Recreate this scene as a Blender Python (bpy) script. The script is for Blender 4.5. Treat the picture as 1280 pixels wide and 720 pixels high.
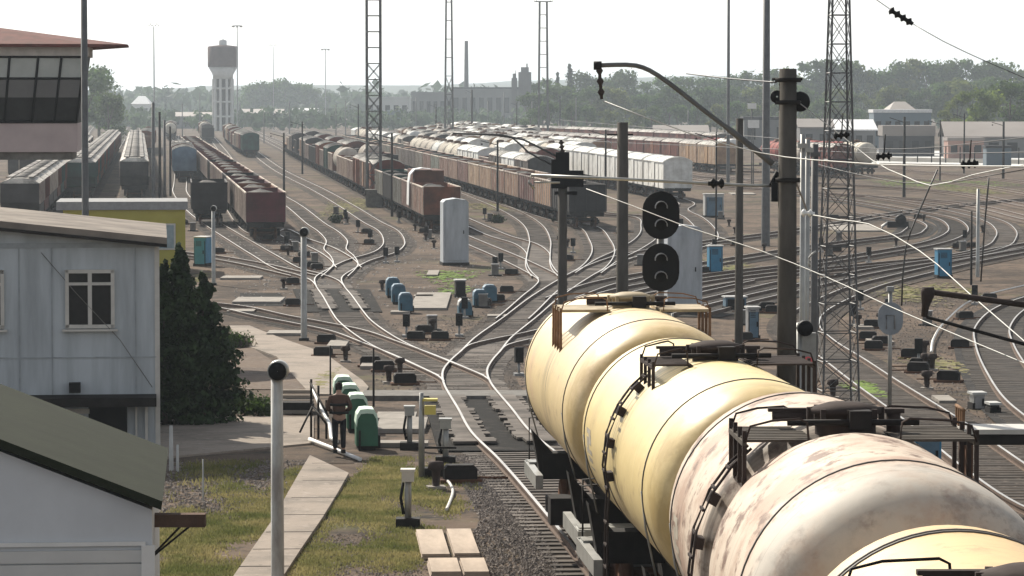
import bpy, math, random
from mathutils import Vector, Matrix
random.seed(7)
S = bpy.context.scene
C = S.collection
for o in list(bpy.data.objects): bpy.data.objects.remove(o)

# ------------------------------------------------------------------ camera, sky, sun, exposure
HC, FPX, TH = 8.35, 4200.0, math.atan(235/4200.0)
cam_d = bpy.data.cameras.new('camera'); cam = bpy.data.objects.new('camera', cam_d); C.objects.link(cam)
cam.location = (0, 0, HC); cam.rotation_euler = (math.pi/2-TH, 0, 0)
cam_d.sensor_width = 36; cam_d.lens = 36*FPX/1280; cam_d.clip_start = 1; cam_d.clip_end = 30000
S.camera = cam
SUN_AZ, SUN_EL = math.radians(-29), math.radians(38)
W = bpy.data.worlds.new('World'); S.world = W; W.use_nodes = True
nt = W.node_tree; bg = nt.nodes['Background']
sky = nt.nodes.new('ShaderNodeTexSky'); sky.sky_type = 'NISHITA'; sky.sun_disc = False
sky.sun_elevation = SUN_EL; sky.sun_rotation = SUN_AZ % (2*math.pi); sky.dust_density = 1.2; sky.air_density = 1.0; sky.ozone_density = 1.0
hsv = nt.nodes.new('ShaderNodeHueSaturation'); hsv.inputs['Saturation'].default_value = .3
nt.links.new(sky.outputs[0], hsv.inputs['Color']); nt.links.new(hsv.outputs[0], bg.inputs[0]); bg.inputs[1].default_value = 0.1
sl = bpy.data.lights.new('sun', 'SUN'); sl.energy = 4.8; sl.angle = math.radians(0.6); sl.color = (1, .925, .8)
sun = bpy.data.objects.new('sun', sl); C.objects.link(sun)
sd = Vector((math.sin(SUN_AZ)*math.cos(SUN_EL), math.cos(SUN_AZ)*math.cos(SUN_EL), math.sin(SUN_EL)))
sun.rotation_euler = (-sd).to_track_quat('-Z', 'Y').to_euler(); sun.location = (0, 0, 50)
S.view_settings.view_transform = 'Standard'; S.view_settings.look = 'None'
S.view_settings.exposure = 0.58; S.view_settings.gamma = 1
S.cycles.use_denoising = True
S.cycles.max_bounces = 5; S.cycles.volume_bounces = 0; S.cycles.caustics_reflective = False; S.cycles.caustics_refractive = False
S.cycles.transparent_max_bounces = 12

# ------------------------------------------------------------------ measuring helpers
def RZ(Y):                                    # rail-top height: the yard lies a little lower than the near line
    t = min(1, max(0, (Y-60)/105)); return -2.05*t*t*(3-2*t)
def P(px, py, Y):
    cx, cy = (px-640)/FPX, (360-py)/FPX
    t = Y/(math.cos(TH)+cy*math.sin(TH))
    return Vector((cx*t, Y, HC+(-math.sin(TH)+cy*math.cos(TH))*t))
def G(px, py, dz=0.0):
    a, b = 10.0, 20000.0
    for _ in range(60):
        m = (a*b)**.5
        if P(px, py, m).z > RZ(m)+dz: a = m
        else: b = m
    p = P(px, py, a); p.z = RZ(a)+dz; return p
GR = -0.20                                    # ground below rail top
def ppm(Y): return FPX/Y

# ------------------------------------------------------------------ materials
def mat(name, col, rough=.8, metal=0, var=.25, scale=3.0, col2=None, bump=0, rnd=0, stretch=None, edge=(.35, .65), detail=5, spec=None):
    m = bpy.data.materials.new(name); m.use_nodes = True
    n, l = m.node_tree.nodes, m.node_tree.links
    b = n['Principled BSDF']; b.inputs['Roughness'].default_value = rough; b.inputs['Metallic'].default_value = metal
    if spec is None and rough >= .75 and not metal: spec = .12
    if spec is not None: b.inputs['Specular IOR Level'].default_value = spec
    tc = n.new('ShaderNodeTexCoord'); mp = n.new('ShaderNodeMapping'); l.new(tc.outputs['Object'], mp.inputs[0])
    if stretch: mp.inputs['Scale'].default_value = stretch
    nz = n.new('ShaderNodeTexNoise'); nz.inputs['Scale'].default_value = scale; nz.inputs['Detail'].default_value = detail; nz.inputs['Roughness'].default_value = .62
    l.new(mp.outputs[0], nz.inputs['Vector'])
    cr = n.new('ShaderNodeValToRGB'); l.new(nz.outputs[0], cr.inputs[0])
    c2 = col2 or [c*(1-var) for c in col]
    cr.color_ramp.elements[0].position = edge[0]; cr.color_ramp.elements[1].position = edge[1]
    cr.color_ramp.elements[0].color = (*c2, 1); cr.color_ramp.elements[1].color = (*col, 1)
    out = cr.outputs[0]
    if rnd:
        oi = n.new('ShaderNodeObjectInfo'); hs = n.new('ShaderNodeHueSaturation')
        mr = n.new('ShaderNodeMapRange'); mr.inputs[3].default_value = 1-rnd; mr.inputs[4].default_value = 1+rnd
        l.new(oi.outputs['Random'], mr.inputs[0]); l.new(mr.outputs[0], hs.inputs['Value'])
        mr2 = n.new('ShaderNodeMapRange'); mr2.inputs[3].default_value = .5-rnd*.06; mr2.inputs[4].default_value = .5+rnd*.06
        l.new(oi.outputs['Random'], mr2.inputs[0]); l.new(mr2.outputs[0], hs.inputs['Hue'])
        l.new(out, hs.inputs['Color']); out = hs.outputs[0]
    l.new(out, b.inputs['Base Color'])
    if bump:
        bp = n.new('ShaderNodeBump'); bp.inputs['Strength'].default_value = bump; bp.inputs['Distance'].default_value = .05
        nz2 = n.new('ShaderNodeTexNoise'); nz2.inputs['Scale'].default_value = scale*6; nz2.inputs['Detail'].default_value = 4
        l.new(mp.outputs[0], nz2.inputs['Vector']); l.new(nz2.outputs[0], bp.inputs['Height']); l.new(bp.outputs[0], b.inputs['Normal'])
    return m

def layered(name, layers, rough=.9, bump=.3):
    """layers: list of (colour, noise scale, ramp lo, ramp hi), mixed one over another in world space"""
    m = bpy.data.materials.new(name); m.use_nodes = True
    n, l = m.node_tree.nodes, m.node_tree.links
    b = n['Principled BSDF']; b.inputs['Roughness'].default_value = rough; b.inputs['Specular IOR Level'].default_value = .05
    tc = n.new('ShaderNodeTexCoord'); prev = None
    for i, (col, sc, lo, hi) in enumerate(layers):
        if prev is None:
            rgb = n.new('ShaderNodeRGB'); rgb.outputs[0].default_value = (*col, 1); prev = rgb.outputs[0]; continue
        mp = n.new('ShaderNodeMapping'); mp.inputs['Location'].default_value = (i*13.1, i*7.7, 0); l.new(tc.outputs['Object'], mp.inputs[0])
        nz = n.new('ShaderNodeTexNoise'); nz.inputs['Scale'].default_value = sc; nz.inputs['Detail'].default_value = 6; nz.inputs['Roughness'].default_value = .65
        l.new(mp.outputs[0], nz.inputs['Vector'])
        mr = n.new('ShaderNodeMapRange'); mr.inputs[1].default_value = lo; mr.inputs[2].default_value = hi; l.new(nz.outputs[0], mr.inputs[0])
        mx = n.new('ShaderNodeMix'); mx.data_type = 'RGBA'
        l.new(mr.outputs[0], mx.inputs[0]); l.new(prev, mx.inputs[6]); mx.inputs[7].default_value = (*col, 1); prev = mx.outputs[2]
    l.new(prev, b.inputs['Base Color'])
    if bump:
        nz = n.new('ShaderNodeTexNoise'); nz.inputs['Scale'].default_value = 9; nz.inputs['Detail'].default_value = 6; l.new(tc.outputs['Object'], nz.inputs['Vector'])
        bp = n.new('ShaderNodeBump'); bp.inputs['Strength'].default_value = bump; bp.inputs['Distance'].default_value = .12
        l.new(nz.outputs[0], bp.inputs['Height']); l.new(bp.outputs[0], b.inputs['Normal'])
    return m

M = {}
M['ground'] = layered('ground', [((.135, .1, .075), 0, 0, 0), ((.062, .048, .038), .11, .42, .6), ((.2, .15, .115), .35, .55, .72),
                                 ((.1, .1, .048), .06, .56, .66), ((.035, .031, .028), 1.3, .52, .66), ((.34, .28, .235), 4, .63, .72), ((.035, .029, .025), .5, .6, .7)])
M['ballast'] = layered('ballast', [((.066, .052, .042), 0, 0, 0), ((.032, .027, .023), .15, .45, .6), ((.17, .14, .12), 4, .52, .7), ((.03, .027, .025), 8, .55, .7)])
M['ballast_pale'] = layered('ballast_pale', [((.15, .115, .09), 0, 0, 0), ((.09, .073, .064), .2, .45, .65), ((.22, .19, .165), 4, .52, .7)])
M['oily'] = layered('oily_ballast', [((.035, .033, .032), 0, 0, 0), ((.09, .08, .072), .6, .5, .66), ((.02, .019, .019), 3, .5, .66)])
M['black_oil'] = layered('black_oil', [((.018, .017, .016), 0, 0, 0), ((.05, .044, .04), 1.5, .52, .7)])
M['concrete'] = layered('concrete', [((.3, .255, .215), 0, 0, 0), ((.2, .175, .15), .5, .46, .66), ((.36, .31, .27), 3, .55, .7), ((.11, .1, .085), 6, .6, .72)], .85, .1)
M['concrete_dark'] = mat('concrete_dark', (.2, .19, .175), .9, 0, .4, 2.5, bump=.15)
M['mast'] = mat('mast_concrete', (.1, .09, .078), .9, 0, .4, 2.5, bump=.15, stretch=(1, 1, .3))
M['rail_top'] = mat('rail_top', (.5, .48, .45), .42, .85, .3, .25)
M['rail_side'] = mat('rail_side', (.16, .115, .09), .8, 0, .3)
M['sleeper'] = mat('sleeper', (.19, .165, .145), .9, 0, .5, .5, col2=(.055, .048, .043))
M['sleeper_wood'] = mat('sleeper_wood', (.085, .072, .062), .9, 0, .5, 1.3)
M['dark'] = mat('dark_steel', (.024, .021, .02), .75, 0, .4)
M['black'] = mat('black', (.009, .009, .01), .6, 0, .2, spec=.15)
M['steel'] = mat('steel', (.3, .3, .3), .5, .3, .25)
M['galv'] = mat('galvanised', (.38, .38, .36), .45, .5, .3, 2)
M['lattice'] = mat('lattice_steel', (.12, .12, .12), .6, .2, .3)
M['rust'] = mat('rust', (.14, .07, .042), .85, 0, .45, 3)
M['rustlight'] = mat('rust_light', (.26, .15, .085), .8, 0, .4, 3)
M['white'] = mat('white_paint', (.78, .78, .76), .5, 0, .12, 1.5)
M['offwhite'] = mat('offwhite', (.5, .5, .48), .6, 0, .3, 1.5)
M['wire'] = mat('wire', (.4, .4, .38), .55, .2, .1)
M['wire_dark'] = mat('wire_dark', (.07, .07, .07), .5, .2, .1)
M['hood_blue'] = mat('hood_blue', (.035, .12, .18), .6, 0, .3, 3)
M['blue'] = mat('blue_paint', (.018, .2, .36), .55, 0, .25, 2)
M['bluegrey'] = mat('bluegrey', (.09, .17, .24), .6, 0, .3, 2)
M['green'] = mat('green_paint', (.018, .12, .065), .5, 0, .25, 2)
M['palegreen'] = mat('pale_green', (.6, .78, .64), .6, 0, .15, 2)
M['yellow'] = mat('yellow_paint', (.62, .52, .12), .6, 0, .15, 2)
M['glass'] = mat('window_glass', (.025, .024, .024), .3, 0, .6, 1.6, spec=.12)
M['frame'] = mat('frame_grey', (.55, .53, .49), .6, 0, .15)
M['plank'] = mat('plank', (.5, .41, .33), .85, 0, .35, 2, stretch=(1, .2, 1))
M['smoke_rust'] = mat('smoke_rust', (.06, .045, .04), .85, 0, .4)

# ------------------------------------------------------------------ mesh builder
class MB:
    def __init__(s): s.v = []; s.f = []; s.mi = []; s.sm = []
    def add(s, vs, fs, mi=0, smooth=False):
        b = len(s.v); s.v += [tuple(v) for v in vs]
        for f in fs: s.f.append([i+b for i in f]); s.mi.append(mi); s.sm.append(smooth)
        return s
    def box(s, c, d, mi=0, rz=0, tz=0):
        x, y, z = d[0]/2, d[1]/2, d[2]/2
        vs = [Vector((a*x, b*y, e*z)) for e in (-1, 1) for b in (-1, 1) for a in (-1, 1)]
        if tz or rz:
            R = Matrix.Rotation(rz, 3, 'Z') @ Matrix.Rotation(tz, 3, 'Y'); vs = [R@v for v in vs]
        c = Vector(c); vs = [v+c for v in vs]
        return s.add(vs, [(0, 2, 3, 1), (4, 5, 7, 6), (0, 1, 5, 4), (2, 6, 7, 3), (0, 4, 6, 2), (1, 3, 7, 5)], mi)
    def tube(s, pts, r, n=8, mi=0, cap=True, smooth=True):
        pts = [Vector(p) for p in pts]; rs = r if isinstance(r, (list, tuple)) else [r]*len(pts)
        vs = []; fs = []
        up = Vector((0, 0, 1)); 
        for i, p in enumerate(pts):
            d = (pts[min(i+1, len(pts)-1)]-pts[max(i-1, 0)]).normalized()
            a = d.cross(up if abs(d.z) < .95 else Vector((1, 0, 0))).normalized(); b = a.cross(d)
            for k in range(n):
                t = 2*math.pi*k/n; vs.append(p+(a*math.cos(t)+b*math.sin(t))*rs[i])
        for i in range(len(pts)-1):
            for k in range(n):
                k2 = (k+1) % n; fs.append((i*n+k, i*n+k2, (i+1)*n+k2, (i+1)*n+k))
        s.add(vs, fs, mi, smooth)
        if cap:
            b = len(s.v)-len(vs)
            s.f.append([b+k for k in range(n)]); s.mi.append(mi); s.sm.append(False)
            s.f.append([b+(len(pts)-1)*n+k for k in reversed(range(n))]); s.mi.append(mi); s.sm.append(False)
        return s
    def prism(s, poly, y0, y1, mi=0, axis='y', smooth=False):
        """poly in (x,z), extruded along y (axis y) or in (y,z) extruded along x"""
        n = len(poly)
        mk = (lambda u, w, t: (u, t, w)) if axis == 'y' else (lambda u, w, t: (t, u, w)) if axis == 'x' else (lambda u, w, t: (u, w, t))
        vs = [mk(u, w, y0) for u, w in poly]+[mk(u, w, y1) for u, w in poly]
        s.add(vs, [tuple(range(n)), tuple(range(2*n-1, n-1, -1))], mi)
        b = len(s.v)-2*n
        for i in range(n):
            j = (i+1) % n; s.f.append([b+i, b+n+i, b+n+j, b+j]); s.mi.append(mi); s.sm.append(smooth)
        return s
    def lathe(s, prof, c=(0, 0, 0), n=24, mi=0, axis='z', smooth=True, mif=None):
        vs = []; fs = []; c = Vector(c)
        for (r, h) in prof:
            for k in range(n):
                t = 2*math.pi*k/n; u, w = r*math.cos(t), r*math.sin(t)
                vs.append(c+Vector((u, w, h) if axis == 'z' else (u, h, w) if axis == 'y' else (h, u, w)))
        b = len(s.v)
        s.v += [tuple(v) for v in vs]
        for i in range(len(prof)-1):
            for k in range(n):
                k2 = (k+1) % n; s.f.append([b+i*n+k, b+i*n+k2, b+(i+1)*n+k2, b+(i+1)*n+k]); s.mi.append(mif(i) if mif else mi); s.sm.append(smooth)
        return s
    def build(s, name, mats, parent=None, loc=None):
        me = bpy.data.meshes.new(name); me.from_pydata(s.v, [], s.f)
        mats = mats if isinstance(mats, (list, tuple)) else [mats]
        for m in mats: me.materials.append(M[m] if isinstance(m, str) else m)
        me.polygons.foreach_set('material_index', s.mi); me.polygons.foreach_set('use_smooth', s.sm)
        me.update()
        import bmesh
        if len(s.f) < 60000:
            bm = bmesh.new(); bm.from_mesh(me); bmesh.ops.recalc_face_normals(bm, faces=bm.faces); bm.to_mesh(me); bm.free()
        o = bpy.data.objects.new(name, me); C.objects.link(o)
        if parent is not None: o.parent = parent
        if loc is not None: o.location = loc
        return o
def tag(o, label, cat, group=None):
    o['label'] = label; o['category'] = cat
    if group: o['group'] = group
    return o
def thing(name, label, cat, loc=(0, 0, 0), rz=0, group=None):
    o = bpy.data.objects.new(name, None); C.objects.link(o); o.location = loc; o.rotation_euler = (0, 0, rz); o.empty_display_size = .3
    return tag(o, label, cat, group)
def struct(o, kind='structure'): o['kind'] = kind; return o
CH = {}
def copy_tree(o, parent=None):
    c = o.copy(); C.objects.link(c)
    if parent is not None: c.parent = parent
    for ch in KIDS.get(o.name, []): copy_tree(ch, c)
    return c
KIDS = {}
def index_kids():
    KIDS.clear()
    for o in bpy.data.objects:
        if o.parent: KIDS.setdefault(o.parent.name, []).append(o)
def poly_in(pt, poly):
    x, y = pt; c = False
    for i in range(len(poly)):
        (x1, y1), (x2, y2) = poly[i], poly[i-1]
        if (y1 > y) != (y2 > y) and x < (x2-x1)*(y-y1)/(y2-y1)+x1: c = not c
    return c
def scatter(pxpoly, n):
    w = [G(*p) for p in pxpoly]; w = [(p.x, p.y) for p in w]
    x0, x1 = min(p[0] for p in w), max(p[0] for p in w); y0, y1 = min(p[1] for p in w), max(p[1] for p in w)
    out = []
    while len(out) < n:
        q = (random.uniform(x0, x1), random.uniform(y0, y1))
        if poly_in(q, w): out.append(q)
    return out
def spline(pts, step=1.0):
    """Catmull-Rom through 2D/3D points, resampled at an even step"""
    pts = [Vector(p) for p in pts]; P_ = [pts[0]*2-pts[1]]+pts+[pts[-1]*2-pts[-2]]; out = []
    for i in range(1, len(P_)-2):
        p0, p1, p2, p3 = P_[i-1:i+3]; n = max(2, int((p2-p1).length/step))
        # centripetal-like blend keeps uneven spacing from overshooting
        def tj(a, b, t): return t+max(1e-4, (b-a).length)**.5
        t0 = 0; t1 = tj(p0, p1, t0); t2 = tj(p1, p2, t1); t3 = tj(p2, p3, t2)
        for k in range(n):
            t = t1+(t2-t1)*k/n
            A1 = p0*((t1-t)/(t1-t0))+p1*((t-t0)/(t1-t0)); A2 = p1*((t2-t)/(t2-t1))+p2*((t-t1)/(t2-t1)); A3 = p2*((t3-t)/(t3-t2))+p3*((t-t2)/(t3-t2))
            B1 = A1*((t2-t)/(t2-t0))+A2*((t-t0)/(t2-t0)); B2 = A2*((t3-t)/(t3-t1))+A3*((t-t1)/(t3-t1))
            out.append(B1*((t2-t)/(t2-t1))+B2*((t-t1)/(t2-t1)))
    out.append(pts[-1]); return out

# ------------------------------------------------------------------ ground
mb = MB()
ys = [5+i*5 for i in range(40)]+[205+i*25 for i in range(20)]+[720+150*i for i in range(12)]+[2600, 3500, 5000, 8000, 13900]
xs = [-6000, -2500, -1200, -500, -200, -100]+[-60+i*6 for i in range(21)]+[100, 200, 500, 1200, 2500, 6000]
vs = [(x, y, RZ(y)+GR) for y in ys for x in xs]; nx = len(xs)
mb.add(vs, [(j*nx+i, j*nx+i+1, (j+1)*nx+i+1, (j+1)*nx+i) for j in range(len(ys)-1) for i in range(nx-1)], 0, True)
struct(mb.build('ground', 'ground'))
def sheet(name, pxpoly, m, dz, kind='structure'):
    """thin slab laid on the ground, outline given by its corners"""
    w = [G(*p) for p in pxpoly]
    # cut in bands of depth so it follows the ground
    y0, y1 = min(p.y for p in w), max(p.y for p in w); n = max(1, int((y1-y0)/4))
    mb = MB(); N = len(w)
    def span(Y):
        xs_ = []
        for i in range(N):
            a, b = w[i], w[(i+1) % N]
            if (a.y-Y)*(b.y-Y) <= 0 and abs(a.y-b.y) > 1e-6: xs_.append(a.x+(b.x-a.x)*(Y-a.y)/(b.y-a.y))
        return (min(xs_), max(xs_)) if xs_ else None
    rows = []
    for k in range(n+1):
        Y = y0+(y1-y0)*min(.9995, max(.0005, k/n)); s_ = span(Y)
        if s_: rows.append((Y, *s_))
    for (Ya, a0, a1), (Yb, b0, b1) in zip(rows, rows[1:]):
        za, zb = RZ(Ya)+GR+dz, RZ(Yb)+GR+dz
        mb.add([(a0, Ya, za), (a1, Ya, za), (b1, Yb, zb), (b0, Yb, zb), (a0, Ya, za-dz-.1), (a1, Ya, za-dz-.1), (b1, Yb, zb-dz-.1), (b0, Yb, zb-dz-.1)],
               [(0, 1, 2, 3), (1, 5, 6, 2), (0, 3, 7, 4)]+([(0, 4, 5, 1)] if Ya == rows[0][0] else []))
    o = mb.build(name, m); struct(o, kind); return o

# ------------------------------------------------------------------ tracks
TR = []
def track(pts, bed='ballast', sl=True, sm='sleeper', world=False, bedw=3.3, slmax=330, ext=None):
    i = len(TR)
    w = [Vector((p[0], p[1])) for p in pts] if world else [Vector(G(*p)[:2]) for p in pts]
    if ext: w = w+[Vector(e) for e in ext]
    c = spline(w, 1.2); TR.append(c)
    nrm = []
    for k in range(len(c)):
        d = (c[min(k+1, len(c)-1)]-c[max(k-1, 0)]).normalized(); nrm.append(Vector((-d.y, d.x)))
    root = bpy.data.objects.new('railway_track', None); C.objects.link(root); struct(root)
    b = MB()
    def strip(mb, off0, off1, z, zlow=None, mi=0, mis=None):
        vs = []
        for p, n in zip(c, nrm):
            q0, q1 = p+n*off0, p+n*off1; vs += [(q0.x, q0.y, RZ(q0.y)+z), (q1.x, q1.y, RZ(q1.y)+z)]
            if zlow is not None: vs += [(q0.x, q0.y, RZ(q0.y)+zlow), (q1.x, q1.y, RZ(q1.y)+zlow)]
        st = 2 if zlow is None else 4
        base = len(mb.v); mb.v += vs
        for k in range(len(c)-1):
            a = base+k*st; e = a+st
            mb.f.append([a, a+1, e+1, e]); mb.mi.append(mi); mb.sm.append(False)
            if zlow is not None:
                for (u, w_) in ((1, 3), (0, 2)):
                    mb.f.append([a+u, a+w_, e+w_, e+u]); mb.mi.append(mis); mb.sm.append(False)
        if zlow is not None:
            for a in (base, base+(len(c)-1)*st): mb.f.append([a, a+1, a+3, a+2]); mb.mi.append(mis); mb.sm.append(False)
    strip(b, -bedw/2, bedw/2, GR+.006+.0022*i); b.build('ballast_bed', bed, root)
    for sgn in (-1, 1):
        r = MB(); o = .78*sgn
        strip(r, o-.035, o+.035, .0007*i, -.05, 0, 1); strip(r, o-.012, o+.012, -.049, -.14, 1, 1); strip(r, o-.07, o+.07, -.138, -.17, 1, 1)
        r.build('rail', ['rail_top', 'rail_side'], root)
    if sl:
        s = MB(); acc = 0
        for k in range(1, len(c)):
            seg = (c[k]-c[k-1]).length; acc += seg
            while acc >= .6:
                acc -= .6; p = c[k]-(c[k]-c[k-1]).normalized()*acc
                if p.y > slmax: continue
                d = (c[k]-c[k-1]); a = math.atan2(d.y, d.x)+math.pi/2
                s.box((p.x, p.y, RZ(p.y)-.215+.001*i+random.uniform(-.006, .006)), (2.7+random.uniform(-.05, .05), .25, .1), 0, a+random.uniform(-.012, .012))
        if s.f: o = s.build('sleepers', sm, root); struct(o, 'stuff')
    return c
VPX = 228
def far_ext(px, py, Ys, slope=-.098):         # straight continuation parallel to the yard
    g = G(px, py); return [(g.x+slope*(Y-g.y), Y) for Y in Ys]
# the line of the tank train, bending away left and then right
A = [(4.0, 14), (3.95, 22), (3.88, 30), (3.72, 37), (3.32, 44.5), (2.62, 53.5), (2.15, 60), (1.3, 70), (.45, 80)]
Apx = [(627, 540), (606, 510), (584, 478), (581.5, 462), (590, 449), (600, 439), (618, 420), (655, 392), (690, 365), (740, 336), (790, 318), (850, 307), (905, 299), (960, 292), (1040, 280), (1120, 266), (1240, 252), (1400, 240)]
track(A+[tuple(G(*p)[:2]) for p in Apx], world=True, bedw=3.6)
track([(598, 441), (612, 430), (640, 423), (670, 417), (720, 405), (790, 388), (880, 368), (960, 350)])
# left ladder
track([(584, 476), (577, 470), (537, 452), (487, 430), (444, 401), (435, 390), (422, 370), (412, 356), (411, 346), (426, 336), (448, 325), (480, 315), (491, 307), (492.5, 300), (485, 288), (465, 277), (435, 258), (400, 238), (350, 213)], ext=far_ext(350, 213, (700, 1000, 1300)))
track([(577, 469), (520, 444), (475, 427), (432, 412), (378, 401), (340, 394), (290, 383), (255, 379), (180, 372)], sm='sleeper_wood')
track([(413, 357), (404, 349), (385, 342), (362, 336), (331, 319), (304, 303), (267, 280), (243, 262), (225, 240)], ext=far_ext(225, 240, (420, 700, 1000)))
track([(380, 344), (350, 337), (320, 330), (262, 320), (200, 313), (140, 308)])
track([(418, 345), (426, 338), (432, 330), (428, 320), (419, 311), (421, 301), (410, 289), (396, 280), (367, 257), (335, 238), (300, 216)], ext=far_ext(300, 216, (700, 1000, 1300)))
track([(436, 334), (425, 322), (400, 308), (372, 298), (345, 286)], ext=[(-18.8-.111*(Y-256), Y) for Y in (262, 400, 680, 1000, 1300)])
# centre ladder
track([(640, 398), (655, 385), (672, 369), (686, 357), (690, 350), (682, 344), (640, 323), (600, 306), (565, 291)], ext=[(-5.5-.0965*(Y-270), Y) for Y in (290, 500, 800, 1200)])
track([(681, 345), (674, 336), (672, 327), (672, 316), (656, 304), (626, 295), (600, 284), (560, 266), (520, 250)], ext=far_ext(520, 250, (420, 700, 1200)))
track([(690, 348), (679, 338), (673, 326), (674, 312), (675, 300), (666, 281), (640, 264), (600, 247), (560, 232)], ext=far_ext(560, 232, (520, 800, 1200)))
track([(722, 345), (742, 333), (754, 315), (750, 300), (734, 283)], ext=[(6.2-.098*(Y-272), Y) for Y in (285, 500, 900, 1300)])
track([(735, 341), (760, 324), (785, 312), (808, 297), (813, 283), (800, 270)], ext=[(12.3-.098*(Y-272), Y) for Y in (310, 500, 900, 1300)])
track([(800, 323), (840, 315), (872, 306), (884, 298), (882, 286), (868, 272), (850, 262)], ext=[(17.3-.098*(Y-349), Y) for Y in (345, 500, 900, 1300)])
# right fan, long arcs
track([(700, 372), (760, 352), (850, 335), (950, 318), (1050, 303), (1130, 293), (1143, 287), (1146, 281), (1130, 274), (1080, 266)], sm='sleeper_wood', bed='oily')
track([(720, 380), (800, 358), (900, 342), (1000, 330), (1080, 318), (1165, 303), (1195, 291), (1196, 281), (1180, 272), (1130, 262), (1060, 250), (980, 238)], sm='sleeper_wood', bed='oily')
track([(800, 372), (900, 352), (1000, 339), (1100, 329), (1190, 320), (1244, 308), (1257, 297), (1257, 287), (1240, 275), (1180, 260), (1090, 245)])
track([(1395, 660), (1320, 630), (1250, 587), (1163, 523), (1096, 478), (1052, 447), (1018, 424), (1003, 407), (1010, 391), (1040, 374), (1085, 356), (1140, 342), (1200, 328), (1280, 313), (1340, 304)], sm='sleeper_wood')
track([(860, 392), (930, 374), (1000, 358), (1060, 344), (1120, 333), (1200, 321), (1280, 306), (1340, 296)], sm='sleeper_wood', bed='oily')
track([(1330, 530), (1290, 500), (1262, 466), (1243, 430), (1241, 408), (1262, 386), (1300, 371), (1360, 356)], sm='sleeper_wood', bed='oily')
for k, (ya, yb) in enumerate([(206, 226), (212, 240), (220, 256), (229, 272)]):
    a = G(860, ya); track([(1420, yb+26), (1300, yb+4), (1180, (ya+yb)/2+1), (1020, (ya+yb)/2-10), (870, ya)], bed='ballast_pale', ext=[(a.x-.098*(Y-a.y), Y) for Y in (a.y+150, 1100, 1300)])
for k, off in enumerate((23.5, 29.5, 35.5, 41)):                # plain straight yard tracks behind
    track([(6.2+off-.098*(Y-272), Y) for Y in (430, 700, 1300)], world=True, bed='ballast_pale')
for xn, yn, q in ((-40, 356, .111), (-44.9, 350, .108), (-38.4, 262, .108), (-53, 372, .118)):
    track([(xn-q*(Y-yn), Y) for Y in (215, 500, 900, 1300)], world=True)
r = MB(); pts = [Vector(G(*p, -.02)) for p in [(1164, 440), (1167, 423), (1183, 400), (1220, 373), (1280, 357), (1330, 348)]]
c = spline([p for p in pts], 1)
r.tube(c, .05, 4, smooth=False); tag(r.build('disused_rail', 'rail_top'), 'single bent rail with no partner lying on bare ground', 'rail')

# dark oily deck by the level crossing and the retarders, pale cross walkways
sheet('oil_stain', [(528, 493), (660, 493), (690, 556), (548, 556)], 'black_oil', .055)
sheet('oil_stain', [(366, 358), (462, 358), (478, 386), (378, 386)], 'black_oil', .055)
sheet('oil_stain', [(300, 362), (350, 362), (366, 378), (300, 378)], 'black_oil', .012)
sheet('path', [(455, 486), (660, 486), (660, 493), (452, 493)], 'concrete_dark', .16)
PATHQ = [(387, 564), (447, 567), (412, 628), (362, 700), (318, 768), (240, 768), (288, 718), (340, 645)]
sheet('path', PATHQ, 'concrete', .1)
for k in range(9):
    t_ = k/8; a_, b_ = (390+(262-390)*t_**1.15, 572+170*t_), (443+(330-443)*t_**1.15, 575+170*t_)
    ga, gb = G(*a_), G(*b_); m = MB(); m.box(((ga.x+gb.x)/2, (ga.y+gb.y)/2, RZ(ga.y)+GR+.1), (abs(gb.x-ga.x)*.96, .035, .012), 0, .05); struct(m.build('path_joint', 'black_oil'))
sheet('pavement', [(140, 514), (392, 514), (392, 562), (180, 566)], 'concrete', .05)
sheet('path', [(287, 403), (312, 403), (405, 436), (462, 476), (455, 487), (388, 487), (345, 440), (300, 425)], 'concrete', .06)
sheet('path', [(262, 432), (315, 429), (400, 480), (290, 480)], 'ballast_pale', .03)
sheet('path', [(200, 352), (262, 352), (258, 392), (215, 395)], 'ballast_pale', .02)

# ------------------------------------------------------------------ freight wagons
def wcol(name, c, c2=None, rnd=.25, var=.45, scale=.9): M[name] = mat(name, c, .75, 0, var, scale, c2, rnd=rnd)
wcol('wag_brown', (.2, .062, .04), (.08, .034, .025)); wcol('wag_black', (.03, .026, .027)); wcol('wag_grey', (.085, .08, .078), (.05, .045, .043))
wcol('wag_green', (.03, .085, .072), (.025, .045, .04)); wcol('wag_blue', (.16, .24, .31), (.1, .15, .2)); wcol('wag_tan', (.34, .2, .12), (.19, .11, .075))
wcol('wag_white', (.74, .74, .71), (.5, .49, .46), .08); wcol('wag_wine', (.13, .035, .045), (.07, .028, .03)); wcol('wag_roof', (.7, .67, .62), (.13, .115, .105), .2, scale=1.1)
wcol('wag_roof_dark', (.3, .28, .26), (.14, .13, .12), .3, scale=.5); wcol('wag_rib', (.62, .55, .48), (.3, .23, .19), .25)
wcol('load', (.045, .038, .034), (.025, .022, .02), .4); wcol('load_rust', (.2, .1, .055), (.09, .05, .035), .3); wcol('barrel', (.58, .53, .45), (.36, .31, .26), .25)
wcol('wag_red', (.34, .08, .06), (.2, .06, .05), .15)
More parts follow.
